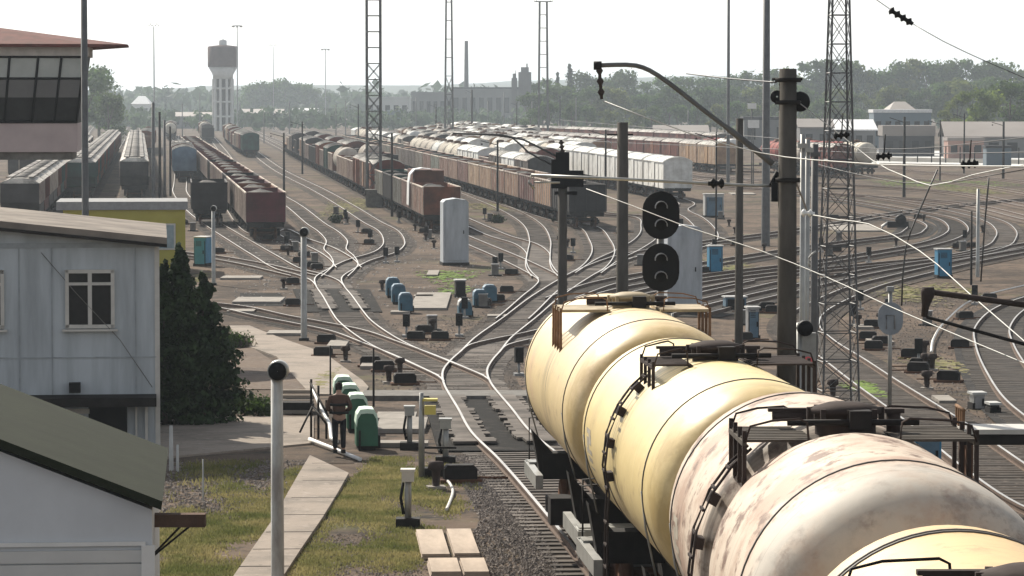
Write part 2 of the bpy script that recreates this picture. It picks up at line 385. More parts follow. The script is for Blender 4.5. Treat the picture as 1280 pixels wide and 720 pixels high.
def bogie(parent, y, detail=True):
    b = MB()
    for s in (-1, 1):
        b.box((s*1.02, y, .5), (.16, 1.5, .22)); b.box((s*1.02, y, .36), (.2, .5, .3))
        for a in (-.92, .92): b.box((s*1.02, y+a, .47), (.2, .32, .3))
    b.box((0, y, .62), (2.2, .4, .24)); o = b.build('bogie', 'dark', parent)
    for a in (-.92, .92):
        w = MB(); w.tube([(-.9, y+a, .475), (.9, y+a, .475)], .08, 8)
        for s in (-1, 1): w.lathe([(.05, s*.7), (.475, s*.7), (.5, s*.66), (.475, s*.84), (.3, s*.82), (.05, s*.82)], (0, y+a, .475), 14, axis='x')
        w.build('wheelset', 'rust', o)
    return o
def underframe(parent, L, W=2.9):
    b = MB(); b.box((0, 0, 1.08), (.5, L+.4, .34)); b.box((0, 0, 1.2), (W-.1, L, .12))
    for s in (-1, 1):
        b.box((s*(W/2-.2), 0, 1.1), (.1, L, .24)); b.box((0, s*(L/2), 1.08), (W-.2, .16, .32))
        b.tube([(s*.0, s*L/2, 1.05), (0, s*(L/2+.6), 1.05)], .13, 6)
    b.box((0.3, 0.8, .8), (.5, .8, .4)); b.tube([(-.3, -1.6, .85), (-.3, -.5, .85)], .2, 8)
    return b.build('underframe', 'dark', parent)
def gondola(col, rib, load=None, parts=True):
    r = thing('open_wagon', 'x', 'wagon'); L, Wd, z0, z1 = 12.8, 2.95, 1.3, 3.45
    b = MB(); t = .07
    for s in (-1, 1):
        b.box((s*(Wd/2-t/2), 0, (z0+z1)/2), (t, L, z1-z0)); b.box((0, s*(L/2-t/2), (z0+z1)/2), (Wd-2*t, t, z1-z0))
        b.box((s*(Wd/2+.01), 0, z1+.03), (.12, L+.1, .1), 1); b.box((0, s*(L/2+.01), z1+.03), (Wd-.1, .12, .1))
        for k in range(9): b.box((s*(Wd/2+.022), -L/2+.12+k*(L-.24)/8, (z0+z1)/2-.02), (.05, .24, z1-z0), 1)
        for k in range(3): b.box((-.9+k*.9, s*(L/2+.045), (z0+z1)/2), (.12, .09, z1-z0-.05))
        for k in range(2): b.box((0, s*(L/2+.03), z0+.6+k*.75), (Wd-.2, .06, .1))
    b.box((0, 0, z0+.04), (Wd-.1, L-.1, .08)); b.build('body', [col, rib], r)
    if load:
        m = MB(); n, k = 16, 6
        vs = []
        for i in range(n+1):
            for j in range(k+1):
                y = -L/2+.15+(L-.3)*i/n; x = -Wd/2+.1+(Wd-.2)*j/k
                h = 3.0+.42*math.sin(math.pi*j/k)*(.7+.5*abs(math.sin(i*.8)))+random.uniform(-.07, .07)
                vs.append((x, y, h))
        m.add(vs, [(i*(k+1)+j, i*(k+1)+j+1, (i+1)*(k+1)+j+1, (i+1)*(k+1)+j) for i in range(n) for j in range(k)]); m.build('load', load, r)
    underframe(r, L); bogie(r, 4.3); bogie(r, -4.3); return r
def roofpoly(Wd, z1, rise, n=9):
    return [(-Wd/2+Wd*i/n, z1+rise*math.sin(math.pi*i/n)**.75) for i in range(n+1)]
def boxcar(col, roof, rib=None, L=13.6, smooth=False, z1=3.95, rise=.5):
    r = thing('covered_wagon', 'x', 'wagon'); Wd, z0 = 2.95, 1.2
    b = MB(); b.box((0, 0, (z0+z1)/2), (Wd, L, z1-z0))
    for s in (-1, 1):
        n = 13 if not smooth else 5
        for k in range(n):
            y = -L/2+.06+k*(L-.12)/(n-1)
            if abs(y) < 1.3 and not smooth: continue
            b.box((s*(Wd/2+.022), y, (z0+z1)/2), (.05, .14 if not smooth else .05, z1-z0-.04), 1)
        b.box((s*(Wd/2+.05), 0, z1-.02), (.1, L, .09), 1)
        for k in range(4): b.box((-1.2+.8*k, s*(L/2+.04), (z0+z1)/2), (.09, .08, z1-z0-.04), 0)
        b.prism([(-Wd/2, z1)]+roofpoly(Wd, z1, rise)[1:-1]+[(Wd/2, z1)], s*(L/2-.04)-.03, s*(L/2-.04)+.03)
    b.build('body', [col, rib or col], r)
    rp = roofpoly(Wd+.16, z1+.03, rise); m = MB(); m.prism(rp+[(q[0], q[1]-.05) for q in reversed(rp)], -L/2-.05, L/2+.05, smooth=False)
    for k in range(7 if not smooth else 3):
        y = -L/2+.3+k*(L-.6)/(6 if not smooth else 2); pr = [(q[0], q[1]+.01) for q in rp]
        m.prism([(q[0], q[1]+.05) for q in pr]+[(q[0], q[1]) for q in reversed(pr)], y-.05, y+.05)
    m.build('roof', roof, r)
    for s in (-1, 1):
        d = MB(); d.box((s*(Wd/2+.07), 0, (z0+z1)/2), (.06, 2.1, z1-z0-.3)); d.box((s*(Wd/2+.11), .8, 2.4), (.04, .06, .5)); d.build('door', col, r)
    underframe(r, L); bogie(r, 4.6); bogie(r, -4.6); return r
def hopper(col, roof, rib):
    r = thing('hopper_wagon', 'x', 'wagon'); L, Wd, z0, z1 = 12.2, 3.0, 1.3, 3.9
    b = MB()
    b.prism([(-L/2+1.3, z0), (L/2-1.3, z0), (L/2, z0+1.1), (L/2, z1), (-L/2, z1), (-L/2, z0+1.1)], -Wd/2, Wd/2, axis='x')
    for s in (-1, 1):
        for k in range(11): b.box((s*(Wd/2+.05), -L/2+.1+k*(L-.2)/10, (z0+z1)/2+.5), (.1, .12, z1-z0-1), 1)
    b.build('body', [col, rib], r)
    m = MB(); rp = roofpoly(Wd+.06, z1, .42); m.prism([(-Wd/2, z1-.03)]+rp+[(Wd/2, z1-.03)], -L/2, L/2)
    m.build('roof', roof, r)
    h = MB()
    for k in range(4): h.lathe([(.42, 0), (.45, .12), (.3, .2), (.01, .22)], (0, -4.2+2.8*k, z1+.38), 14)
    for s in (-1, 1): h.box((s*.8, 0, z1+.5), (.45, L-.6, .04))
    for k in range(12): h.box((0, -L/2+.5+k*(L-1)/11, z1+.46), (2.2, .12, .05))
    h.build('hatches', 'wag_roof_dark', r)
    underframe(r, L); bogie(r, 4.2); bogie(r, -4.2); return r
def far_tank(col):
    r = thing('tank_wagon', 'x', 'wagon'); L = 10.6
    b = MB(); prof = [(.02, -L/2), (.9, -L/2+.12), (1.35, -L/2+.4), (1.5, -L/2+.75)]+[(1.5, -L/2+.75+k*(L-1.5)/6) for k in range(1, 6)]+[(1.5, L/2-.75), (1.35, L/2-.4), (.9, L/2-.12), (.02, L/2)]
    b.lathe(prof, (0, 0, 2.95), 28, axis='y')
    for k in range(5): b.lathe([(1.52, -3.9+k*1.95), (1.54, -3.9+k*1.95), (1.54, -3.8+k*1.95), (1.52, -3.8+k*1.95)], (0, 0, 2.95), 28, axis='y', mi=1)
    b.build('barrel', [col, 'dark'], r)
    h = MB(); h.lathe([(.45, 0), (.45, .3), (.3, .36), (.01, .38)], (0, 0, 4.42), 16); h.box((0, 0, 4.5), (1.6, 1.8, .05)); h.build('hatch', 'rust', r)
    underframe(r, 10.9); bogie(r, 3.9); bogie(r, -3.9); return r
def flat_load(col):
    r = thing('flat_wagon', 'x', 'wagon'); b = MB(); b.box((0, 0, 1.32), (2.9, 13, .16))
    for k in range(6):
        for s in (-1, 1): b.box((s*1.42, -6+2.4*k, 1.6), (.1, .1, .6))
    b.build('deck', 'dark', r)
    m = MB()
    for k in range(4):
        for j in range(3): m.tube([(-.9+.9*j, -6.1+3.15*k, 1.75), (-.9+.9*j, -3.2+3.15*k, 1.75)], .38, 10)
        for j in range(2): m.tube([(-.45+.9*j, -6.1+3.15*k, 2.4), (-.45+.9*j, -3.2+3.15*k, 2.4)], .38, 10)
    m.build('load', col, r); underframe(r, 12.8); bogie(r, 4.3); bogie(r, -4.3); return r
def tarp_wagon():
    r = gondola('wag_brown', 'wag_rib', 'load_rust'); m = MB(); m.box((.1, -.5, 3.85), (2.5, 8.5, 1.3)); m.build('crate_load', 'load_rust', r)
    m = MB(); q = [(-1.66, 1.6), (-1.62, 3.5), (-1.5, 4.2), (-1.15, 4.6), (-.5, 4.72), (.3, 4.62)]; m.prism(q+[(x+.06, z-.06) for x, z in reversed(q)], -5.2, -2.6); m.build('tarpaulin', 'white', r); return r
PROTO = {
 'g_wine': (lambda: gondola('wag_wine', 'wag_rib', 'load'), 14.0, 'wine red open wagon'),
 'g_brown': (lambda: gondola('wag_brown', 'wag_rib', 'load'), 14.0, 'brown open wagon'),
 'g_black': (lambda: gondola('wag_black', 'wag_grey', 'load'), 14.0, 'black open wagon'),
 'g_tan': (lambda: gondola('wag_tan', 'wag_rib', 'load'), 14.0, 'tan open wagon'),
 'g_green': (lambda: gondola('wag_green', 'wag_rib', 'load'), 14.0, 'green open wagon'),
 'g_rustload': (lambda: gondola('wag_grey', 'wag_rib', 'load_rust'), 14.0, 'open wagon with rusty load'),
 'b_brown': (lambda: boxcar('wag_brown', 'wag_roof', 'wag_brown'), 14.7, 'brown covered wagon'),
 'b_grey': (lambda: boxcar('wag_grey', 'wag_roof', 'wag_rib'), 14.7, 'grey covered wagon'),
 'b_green': (lambda: boxcar('wag_green', 'wag_roof_dark', 'wag_green'), 14.7, 'green covered wagon'),
 'b_blue': (lambda: boxcar('wag_blue', 'wag_roof', 'wag_blue'), 14.7, 'blue grey covered wagon'),
 'b_white': (lambda: boxcar('wag_white', 'wag_white', 'wag_white', 15.4, True), 16.4, 'white covered wagon'),
 'b_tan': (lambda: boxcar('wag_tan', 'wag_roof', 'wag_rib'), 14.7, 'tan covered wagon'),
 'h_green': (lambda: hopper('wag_green', 'wag_roof', 'wag_green'), 13.2, 'green hopper wagon'),
 'h_brown': (lambda: hopper('wag_brown', 'wag_roof', 'wag_brown'), 13.2, 'brown hopper wagon'),
 'g_tarp': (lambda: tarp_wagon(), 14.0, 'brown wagon under white tarpaulin'),
 'h_grey': (lambda: hopper('wag_grey', 'wag_roof', 'wag_rib'), 13.2, 'grey hopper wagon'),
 't_pale': (lambda: far_tank('barrel'), 12.0, 'pale tank wagon'),
 't_white': (lambda: far_tank('wag_white'), 12.0, 'white tank wagon'),
 't_red': (lambda: far_tank('wag_red'), 12.0, 'red tank wagon'),
 'f_pipe': (lambda: flat_load('load_rust'), 14.2, 'flat wagon with pipes'),
}
MADE = {}
ORD = ['nearest', 'second', 'third', 'fourth', 'fifth', 'sixth', 'seventh', 'eighth', 'ninth', 'tenth', 'eleventh', 'twelfth', 'thirteenth', 'fourteenth', 'fifteenth', 'sixteenth', 'seventeenth', 'eighteenth', 'nineteenth', 'twentieth']
def ordn(k):
    if k < 20: return ORD[k]
    t = ['twenty', 'thirty', 'forty'][(k+1)//10-2]; u = (k+1) % 10
    return t+'-'+['th', 'first', 'second', 'third', 'fourth', 'fifth', 'sixth', 'seventh', 'eighth', 'ninth'][u] if u else ['twentieth', 'thirtieth', 'fortieth'][(k+1)//10-2]
def put_wagon(kind, x, y, slope, label, group):
    if kind not in MADE:
        MADE[kind] = o = PROTO[kind][0](); 
        for ch in o.children: KIDS.setdefault(o.name, []).append(ch); KIDS[ch.name] = list(ch.children)
        KIDS[o.name] = list(o.children)
    else:
        o = copy_tree(MADE[kind])
    o.location = (x, y, RZ(y)); o.rotation_euler = (0, 0, math.atan2(-slope, 1))
    o['label'] = label; o['group'] = group
    return o
def string(x0, y0, slope, kinds, name, gaps=0.0, curve=0.0, single=None):
    """a rake of wagons from its near end at (x0, y0) away down a track; slope = dx/dy"""
    x, y, s = x0, y0, slope
    for k, kd in enumerate(kinds):
        L = PROTO[kd][1]; u = 1/math.hypot(1, s)
        cx, cy = x+s*u*L/2, y+u*L/2
        lab = f"{PROTO[kd][2]}, {ordn(k)} in {name}" if single is None else single
        put_wagon(kd, cx, cy, s, lab, 'wagons in '+name)
        x += s*u*(L+gaps); y += u*(L+gaps); s += curve
R_ = random.Random(3)
def mix(n, *w): return [R_.choice(w) for _ in range(n)]
string(-18.3, 250, -.111, ['g_wine']+['g_brown']*1+mix(26, 'g_brown', 'g_wine', 'g_black', 'g_brown'), 'the long wine-ended rake')
g = G(262, 281); string(g.x, g.y, -.1, ['g_black'], '', single='single black open wagon left of the long open rake')
g = G(231, 226); string(g.x, g.y, -.105, ['b_blue', 'g_black', 'b_brown', 'h_grey', 'b_grey', 'g_brown'], 'the short rake led by a blue wagon', )
string(-40.0, 356, -.111, mix(24, 'h_grey', 'h_brown', 'h_grey'), 'the hopper rake beside the cables')
string(-44.9, 350, -.108, ['h_green']+mix(24, 'h_brown', 'h_green', 'h_brown'), 'the hopper rake by the light pole')
string(-38.4, 262, -.108, ['h_grey']+mix(17, 'h_grey', 'h_brown', 'h_green'), 'the hopper rake under the control tower')
string(-53, 372, -.118, mix(16, 'h_brown', 'b_brown', 'h_grey'), 'the outer hopper rake')
g = G(314, 196); string(g.x, g.y, -.11, ['b_green', 'b_brown', 'b_tan', 'b_grey', 'g_brown', 'b_brown'], 'the short rake led by a green wagon')
string(-5.5, 266, -.0965, ['g_brown', 'g_tarp', 'g_green', 'g_black', 'g_green', 'b_brown', 'b_tan', 'b_brown', 'g_brown', 'g_tan', 'g_brown', 't_pale', 'g_brown', 'b_green', 'g_tan', 'b_brown']+mix(12, 'g_brown', 'b_grey', 'f_pipe', 'b_tan', 'g_black'), 'the mixed rake behind the tall white cabin')
string(6.2, 273, -.098, ['g_black', 'g_tan', 'g_brown', 'g_tan', 'g_brown', 'g_tan', 'g_tan', 'g_brown', 'g_tan', 'g_grey' if 0 else 'g_brown']+mix(18, 'g_tan', 'g_brown', 'g_green', 'g_rustload'), 'the long tan rake')
string(3.2, 356, -.098, ['b_grey', 'b_white', 'b_grey', 'g_wine', 'b_white', 'b_white', 't_pale', 't_pale', 't_pale', 't_white', 't_pale', 't_pale', 't_pale']+mix(14, 't_pale', 'b_grey', 'b_white', 'g_brown'), 'the tank rake behind the tan rake')
string(4.6, 415, -.098, ['b_brown', 't_pale', 'f_pipe', 'b_white', 't_pale', 'f_pipe']+mix(14, 't_pale', 'b_grey', 'f_pipe', 'b_white', 't_white'), 'the pipe rake between tank and white rakes')
string(17.3, 349, -.098, ['b_white']*7+mix(12, 'b_white', 't_white', 'b_tan', 't_pale'), 'the white refrigerated rake')
string(6.2+23.5-.098*(470-272), 470, -.098, mix(16, 'b_white', 't_pale', 'b_grey', 't_white'), 'the first pale rake behind the white ones')
string(6.2+29.5-.098*(500-272), 500, -.098, mix(14, 'b_white', 'b_tan', 't_white', 'b_grey'), 'the second pale rake behind the white ones')
string(30.6, 480, -.098*1.35, ['b_tan']+['b_tan', 'b_brown', 'b_brown']+['b_brown']*9, 'the pale-roofed brown rake', curve=-.004)
string(38.8, 610, -.15, ['b_grey', 'b_brown']+['b_brown']*11, 'the far brown rake below the trees', curve=-.006)
string(34.2, 478+38, -.12, ['t_white', 't_red'], 'the short tank rake beside the thin pole')
for x_, y_, n_ in ((45, 455, 3), (50, 470, 4)): string(x_, y_, -.2, mix(n_, 't_red', 't_pale', 'b_brown'), 'the short red rake by the fence' if n_ == 3 else 'the short red rake nearer the houses')
for k, (off, ys_) in enumerate(((35.5, 640), (41, 700), (47, 760))):
    string(6.2+off-.098*(ys_-272), ys_, -.098, mix(14, 'b_white', 't_pale', 'b_grey', 'b_tan', 'g_brown'), ['the first', 'the second', 'the third'][k]+' distant rake before the factory')

for k, (off, ys_, n_) in enumerate(((20.3, 420, 18), (8.5, 720, 9), (3.5, 820, 9), (-5.5, 880, 8), (-11, 640, 8), (44, 560, 12), (50, 600, 12), (56, 640, 12), (62, 690, 12), (68, 740, 10))):
    string(-18.3-.104*(ys_-250)+off, ys_, -.1, mix(n_, 'b_brown', 'g_tan', 'b_grey', 't_pale', 'g_brown', 'b_tan', 'b_white' if k > 4 else 'g_black'), ['the dark mixed rake beside the tan rake', 'the small distant rake by the water tower', 'the second distant rake by the water tower', 'the farthest rake by the water tower', 'the distant rake left of the tower'][k] if k < 5 else ['the first', 'the second', 'the third', 'the fourth', 'the fifth'][k-5]+' rake in the far crowd of wagons')
string(-49.6, 366, -.114, mix(18, 'h_grey', 'h_brown', 'h_green'), 'the hopper rake between the outer two')
string(-61.5, 420, -.12, mix(12, 'h_brown', 'b_brown', 'b_grey'), 'the leftmost rake beside the wood')
# ------------------------------------------------------------------ the tank train
def paint(name, col, stain, stain2, lo=.5, hi=.7, rough=.45, mott=.5, end=None):
    m = bpy.data.materials.new(name); m.use_nodes = True; n, l = m.node_tree.nodes, m.node_tree.links
    b = n['Principled BSDF']; b.inputs['Roughness'].default_value = rough
    tc = n.new('ShaderNodeTexCoord')
    def nz(sc, stretch, det=6, loc=(0, 0, 0)):
        mp = n.new('ShaderNodeMapping'); mp.inputs['Scale'].default_value = stretch; mp.inputs['Location'].default_value = loc; l.new(tc.outputs['Object'], mp.inputs[0])
        z = n.new('ShaderNodeTexNoise'); z.inputs['Scale'].default_value = sc; z.inputs['Detail'].default_value = det; z.inputs['Roughness'].default_value = .65; l.new(mp.outputs[0], z.inputs['Vector']); return z.outputs[0]
    def ramp(src, a, c, amt=1):
        r = n.new('ShaderNodeMapRange'); r.inputs[1].default_value = a; r.inputs[2].default_value = c; r.inputs[4].default_value = amt; l.new(src, r.inputs[0]); return r.outputs[0]
    prev = n.new('ShaderNodeRGB'); prev.outputs[0].default_value = (*col, 1); prev = prev.outputs[0]
    for src, c in ((ramp(nz(.5, (1, 1, 1), 4), .4, .75, mott), [q*.8 for q in col]), (ramp(nz(1.1, (1, .75, .9), 10, (3, 0, 0)), lo, hi), stain), (ramp(nz(2.6, (1, .7, 1), 10, (0, 9, 0)), lo+.07, hi+.03), stain2)):
        mx = n.new('ShaderNodeMix'); mx.data_type = 'RGBA'; l.new(src, mx.inputs[0]); l.new(prev, mx.inputs[6]); mx.inputs[7].default_value = (*c, 1); prev = mx.outputs[2]
    sp = n.new('ShaderNodeSeparateXYZ'); l.new(tc.outputs['Object'], sp.inputs[0])
    def M2(op, a, c=None):
        q = n.new('ShaderNodeMath'); q.operation = op
        for i_, v_ in enumerate((a, c)):
            if v_ is None: continue
            if isinstance(v_, (int, float)): q.inputs[i_].default_value = v_
            else: l.new(v_, q.inputs[i_])
        return q.outputs[0]
    def over(fac, c):
        nonlocal prev
        mx = n.new('ShaderNodeMix'); mx.data_type = 'RGBA'; l.new(fac, mx.inputs[0]); l.new(prev, mx.inputs[6]); mx.inputs[7].default_value = (*c, 1); prev = mx.outputs[2]
    if end:   # darker shading of the near-end dome, painted into the shell colour
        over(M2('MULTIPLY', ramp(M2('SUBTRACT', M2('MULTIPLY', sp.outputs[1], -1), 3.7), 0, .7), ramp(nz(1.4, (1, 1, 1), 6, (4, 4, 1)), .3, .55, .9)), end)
    # weld seams between the shell plates
    seam = M2('LESS_THAN', M2('ABSOLUTE', M2('SUBTRACT', M2('FRACT', M2('DIVIDE', M2('ADD', sp.outputs[1], 50), 1.86)), .5)), .006)
    over(M2('MULTIPLY', seam, .45), [q*.45 for q in col])
    # product runs down from the hatch, grime low on the flanks
    run = M2('MULTIPLY', ramp(M2('SUBTRACT', .95, M2('ABSOLUTE', sp.outputs[1])), 0, .8), ramp(nz(1.6, (.4, 4, .2), 6, (5, 5, 0)), .44, .62))
    over(M2('MULTIPLY', run, .85), [q*.25 for q in col])
    bp = n.new('ShaderNodeBump'); bp.inputs['Strength'].default_value = .35; bp.inputs['Distance'].default_value = .05; l.new(nz(1.1, (1, 1, 1), 3, (7, 0, 0)), bp.inputs['Height']); l.new(bp.outputs[0], b.inputs['Normal'])
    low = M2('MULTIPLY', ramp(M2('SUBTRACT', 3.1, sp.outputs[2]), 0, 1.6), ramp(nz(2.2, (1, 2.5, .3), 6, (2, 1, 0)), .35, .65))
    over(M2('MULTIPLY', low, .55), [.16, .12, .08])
    l.new(prev, b.inputs['Base Color']); M[name] = m
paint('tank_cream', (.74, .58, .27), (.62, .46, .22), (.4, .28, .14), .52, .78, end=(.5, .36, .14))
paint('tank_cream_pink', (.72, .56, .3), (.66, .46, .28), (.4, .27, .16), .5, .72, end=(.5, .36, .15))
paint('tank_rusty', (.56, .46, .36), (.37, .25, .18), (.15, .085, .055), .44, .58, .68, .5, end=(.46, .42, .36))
paint('tank_ochre', (.68, .47, .21), (.55, .36, .17), (.34, .2, .1), .48, .7)
M['tank_band'] = mat('tank_band', (.1, .085, .07), .6)
M['platform'] = mat('platform_steel', (.42, .33, .2), .7, 0, .35, 3)
M['platform_brown'] = mat('platform_brown', (.1, .085, .07), .8, 0, .4, 3)
M['platform_dark'] = mat('platform_dark', (.06, .05, .045), .7, 0, .35, 3)
def tank_car(x, y, slope, R, top, col, label, steel, plat, waist=False, ladder=True, style=0):
    r = thing('tank_wagon', label, 'tank wagon', (x, y, 0), math.atan2(-slope, 1), 'tank wagons of the near train')
    L = 9.3; zc = top-R
    dome = [(0.02, .8), (.3, .78), (.55, .71), (.75, .58), (.88, .4), (.955, .18), (.985, -.08), (.997, -.35)]
    prof = [(R*a, -L/2-h) for a, h in dome]
    ys_ = [-L/2+.6+(L-1.2)*k/100 for k in range(101)]
    for q in ys_:
        w = 1.0
        if waist:
            if 0 <= q < .3: w = 1-.1*(.5+.5*math.cos(math.pi*q/.3))
            elif -.95 < q < 0: w = 1-.1*(.5+.5*math.cos(math.pi*q/.95))
        prof.append((R*w, q))
    prof += [(R*a, L/2+h) for a, h in reversed(dome)]
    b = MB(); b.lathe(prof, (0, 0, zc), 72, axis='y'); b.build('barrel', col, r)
    def ring(yy, rr=.014, lab='band'):
        m = MB(); m.lathe([(R*1.001, yy-.022), (R+rr, yy-.018), (R+rr, yy+.018), (R*1.001, yy+.022)], (0, 0, zc), 72, axis='y'); m.build(lab, 'tank_band', r)
    for q in (L/2-.62, L/2-.74 if style == 3 else L/2-.62-3.0, -L/2+.95): 
        if not (style != 3 and abs(q-(L/2-3.62)) < .01 and style != 1): ring(q)
    # strap rods down to the frame at both ends
    for yy in (L/2-.62, -L/2+.95):
        for s in (-1, 1):
            m = MB(); m.tube([(s*(R+.01), yy, zc), (s*(R*.97), yy, zc-.5), (s*1.2, yy, 1.35)], .016, 6); m.build('strap_rod', 'galv', r)
    def onshell(a, yy, d=0.0):            # a = angle from top toward the left side (deg)
        t = math.radians(a); return Vector((-(R+d)*math.sin(t), yy, zc+(R+d)*math.cos(t)))
    # frame
    f = MB(); f.box((0, 0, 1.0), (.6, L+2.0, .34)); fo = f.build('centre_sill', 'dark', r)
    for s in (-1, 1):
        for e in (-1, 1): f = MB(); f.box((s*1.42, e*(L/2-.5), 1.12), (.14, 2.7, .26)); f.build('side_sill', 'galv', r)
        f = MB(); f.box((0, s*(L/2+.72), 1.1), (2.95, .14, .34)); f.box((0, s*(L/2+.4), 1.27), (2.9, .5, .04)); f.build('end_beam', 'galv', r)
        f = MB(); f.tube([(0, s*(L/2+.7), .98), (0, s*(L/2+1.3), .98)], .14, 8); f.box((0, s*(L/2+1.28), .98), (.4, .3, .36)); f.build('coupler', 'dark', r)
        f = MB(); f.box((0, s*3.7, 1.35), (2.6, .5, .5)); f.prism([(-1.35, 1.2), (1.35, 1.2), (1.5, 2.05), (1.1, 1.6), (0, 1.5), (-1.1, 1.6), (-1.5, 2.05)], s*3.7-.2, s*3.7+.2); f.build('saddle', 'dark', r)
        # handbrake stanchions on the end platform
        for u in (-1.4, 1.4):
            f = MB(); f.tube([(u, s*(L/2+.75), 1.2), (u, s*(L/2+.75), 2.1), (u*.6, s*(L/2+.75), 2.15)], .02, 6); f.build('grab_rail', 'dark', r)
        bogie(r, s*3.9)
    f = MB(); f.tube([(.5, -.9, .8), (.5, .6, .8)], .2, 10); f.box((-.6, .3, .8), (.4, 1.0, .4)); f.box((-1.1, 1.5, .75), (.5, .6, .5)); f.build('brake_gear', 'dark', r)
    # hatch and valves
    h = MB(); h.lathe([(.34, -.1), (.34, .14), (.4, .14), (.4, .19), (.2, .25), (.01, .26)], (0, 0, top), 20)
    for k in range(8):
        t = k*math.pi/4; h.box((.4*math.cos(t), .4*math.sin(t), top+.12), (.06, .06, .16))
    h.build('hatch', plat if style == 0 else 'smoke_rust', r)
    h = MB(); h.tube([(.55, .1, top-.1), (.55, .1, top+.14)], .08, 10); h.box((.55, .1, top+.15), (.22, .18, .05)); h.build('relief_valve', 'smoke_rust', r)
    h = MB(); h.tube([(-.7, -.45, top+.07), (.75, -.45, top+.07)], .035, 8); h.box((.1, -.42, top+.1), (.24, .22, .2)); h.build('valve', 'dark', r)
    h = MB(); h.tube([(-.75, .55, top+.05), (-.15, .55, top+.05)], .06, 8); h.box((-.45, .55, top+.12), (.7, .1, .04)); h.build('hinge_bar', 'smoke_rust', r)
    # platforms each side of the hatch
    for s in (-1, 1):
        p = MB(); x0, x1 = s*.45, s*(1.0 if style == 1 and s < 0 else 1.2 if style == 2 and s < 0 else 1.34); zp = top-(.1 if style == 2 else .04)
        if style == 0:
            p.box(((x0+x1)/2, 0, zp), (abs(x1-x0), 1.5, .05))
        else:
            for k in range(9): p.box(((x0+x1)/2, -.7+k*.175, zp), (abs(x1-x0), .1, .03))
            for q in (x0, x1): p.box((q, 0, zp-.03), (.05, 1.5, .05))
        po = p.build('platform', plat, r)
        for yy in (-.75, .75):
            q = MB(); q.tube([(s*.5, yy, zp), (s*.52, yy, zp+.2), (s*.6, yy, zp+.24), (x1-s*.3, yy, zp+.22), (x1-s*.06, yy, zp+.16), (x1, yy, zp-.02)], .014, 6); q.build('handrail', steel, po)
        for k in range(4):
            q = MB(); yy = -.72+k*.48; q.box((x1, yy, zp-.2), (.045, .05, .62 if style == 2 else .5))
            zz = zc+math.sqrt(max(.01, R*R-x1*x1)); q.tube([(x1, yy, zp-.4), (x1, yy, zz-.04)], .03, 6); q.build('bracket', steel, po)
    # ladder down the left side following the shell
    if ladder:
        for s in (-1, 1) if ladder == 2 else (-1,):
            la = MB()
            for yy in (-.2, .14):
                pts = [Vector((s*(R+.1), yy, top+.4)), Vector((s*.95, yy, top-.1))] if 0 else []
                for a in (38, 48, 60, 75, 92, 106):
                    v = onshell(a, yy, .13); v.x *= -s if s > 0 else 1; pts.append(v)
                v = pts[-1]; pts += [Vector((v.x-.02*(-s), yy, zc-.75)), Vector((s*(R+.1), yy, 1.0)), Vector((s*(R+.1), yy, .45))]
                la.tube(pts, .017, 6)
            for k in range(8):
                a = 40+k*9; v = onshell(a, 0, .13); v.x *= -s if s > 0 else 1; la.box((v.x, -.03, v.z), (.03, .34, .03))
            for k in range(6): la.box((s*(R+.1), -.03, .55+k*.33), (.03, .34, .03))
            lo = la.build('ladder', steel, r)
            for a in (46, 62, 80, 98):
                cl = MB(); v = onshell(a, .1, .05); v.x *= -s if s > 0 else 1; cl.box(v, (.13, .3, .1), 0, 0, math.radians(a)*(1 if s > 0 else -1)); cl.build('ladder_clamp', 'smoke_rust', lo)
    # worn stencil patch on the left flank (illegible)
    if style in (1, 2):
        st = MB()
        for (a0, a1, y0, y1) in ((84, 87, 3.15, 3.65), (87, 93, 3.05, 3.35), (89, 96, 3.4, 3.6), (96, 99, 3.0, 3.7), (101, 104, 3.1, 3.3), (100.5, 104, 3.4, 3.62), (107, 108.5, 3.05, 3.6)):
            q = [onshell(a0, y0, .004), onshell(a1, y0-.03, .004), onshell(a1, y1, .004), onshell(a0, y1+.05, .004)]; st.add(q, [(0, 1, 2, 3)])
        st.build('faded_marking', mat('faded_marking', (.4, .35, .27), .7), r)
    return r
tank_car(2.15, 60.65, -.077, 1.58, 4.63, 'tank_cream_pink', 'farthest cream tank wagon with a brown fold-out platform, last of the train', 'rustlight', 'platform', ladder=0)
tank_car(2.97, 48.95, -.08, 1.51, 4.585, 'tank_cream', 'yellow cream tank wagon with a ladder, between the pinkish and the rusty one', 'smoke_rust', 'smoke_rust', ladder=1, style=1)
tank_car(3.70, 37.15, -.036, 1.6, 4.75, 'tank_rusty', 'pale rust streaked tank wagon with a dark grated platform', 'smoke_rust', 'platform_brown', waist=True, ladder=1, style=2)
tank_car(3.92, 25.15, -.01, 1.5, 4.6, 'tank_ochre', 'ochre tank wagon cut off at the bottom edge, nearest of the train', 'black', 'platform_dark', ladder=0, style=3)

# ------------------------------------------------------------------ buildings
HD = -.105                                       # the left buildings stand parallel to the yard
def frame_at(px, py, Y, heading=HD):
    """origin at a front corner; local x along the front, local y away from the camera"""
    p = P(px, py, Y); return p, math.atan2(-heading, 1)
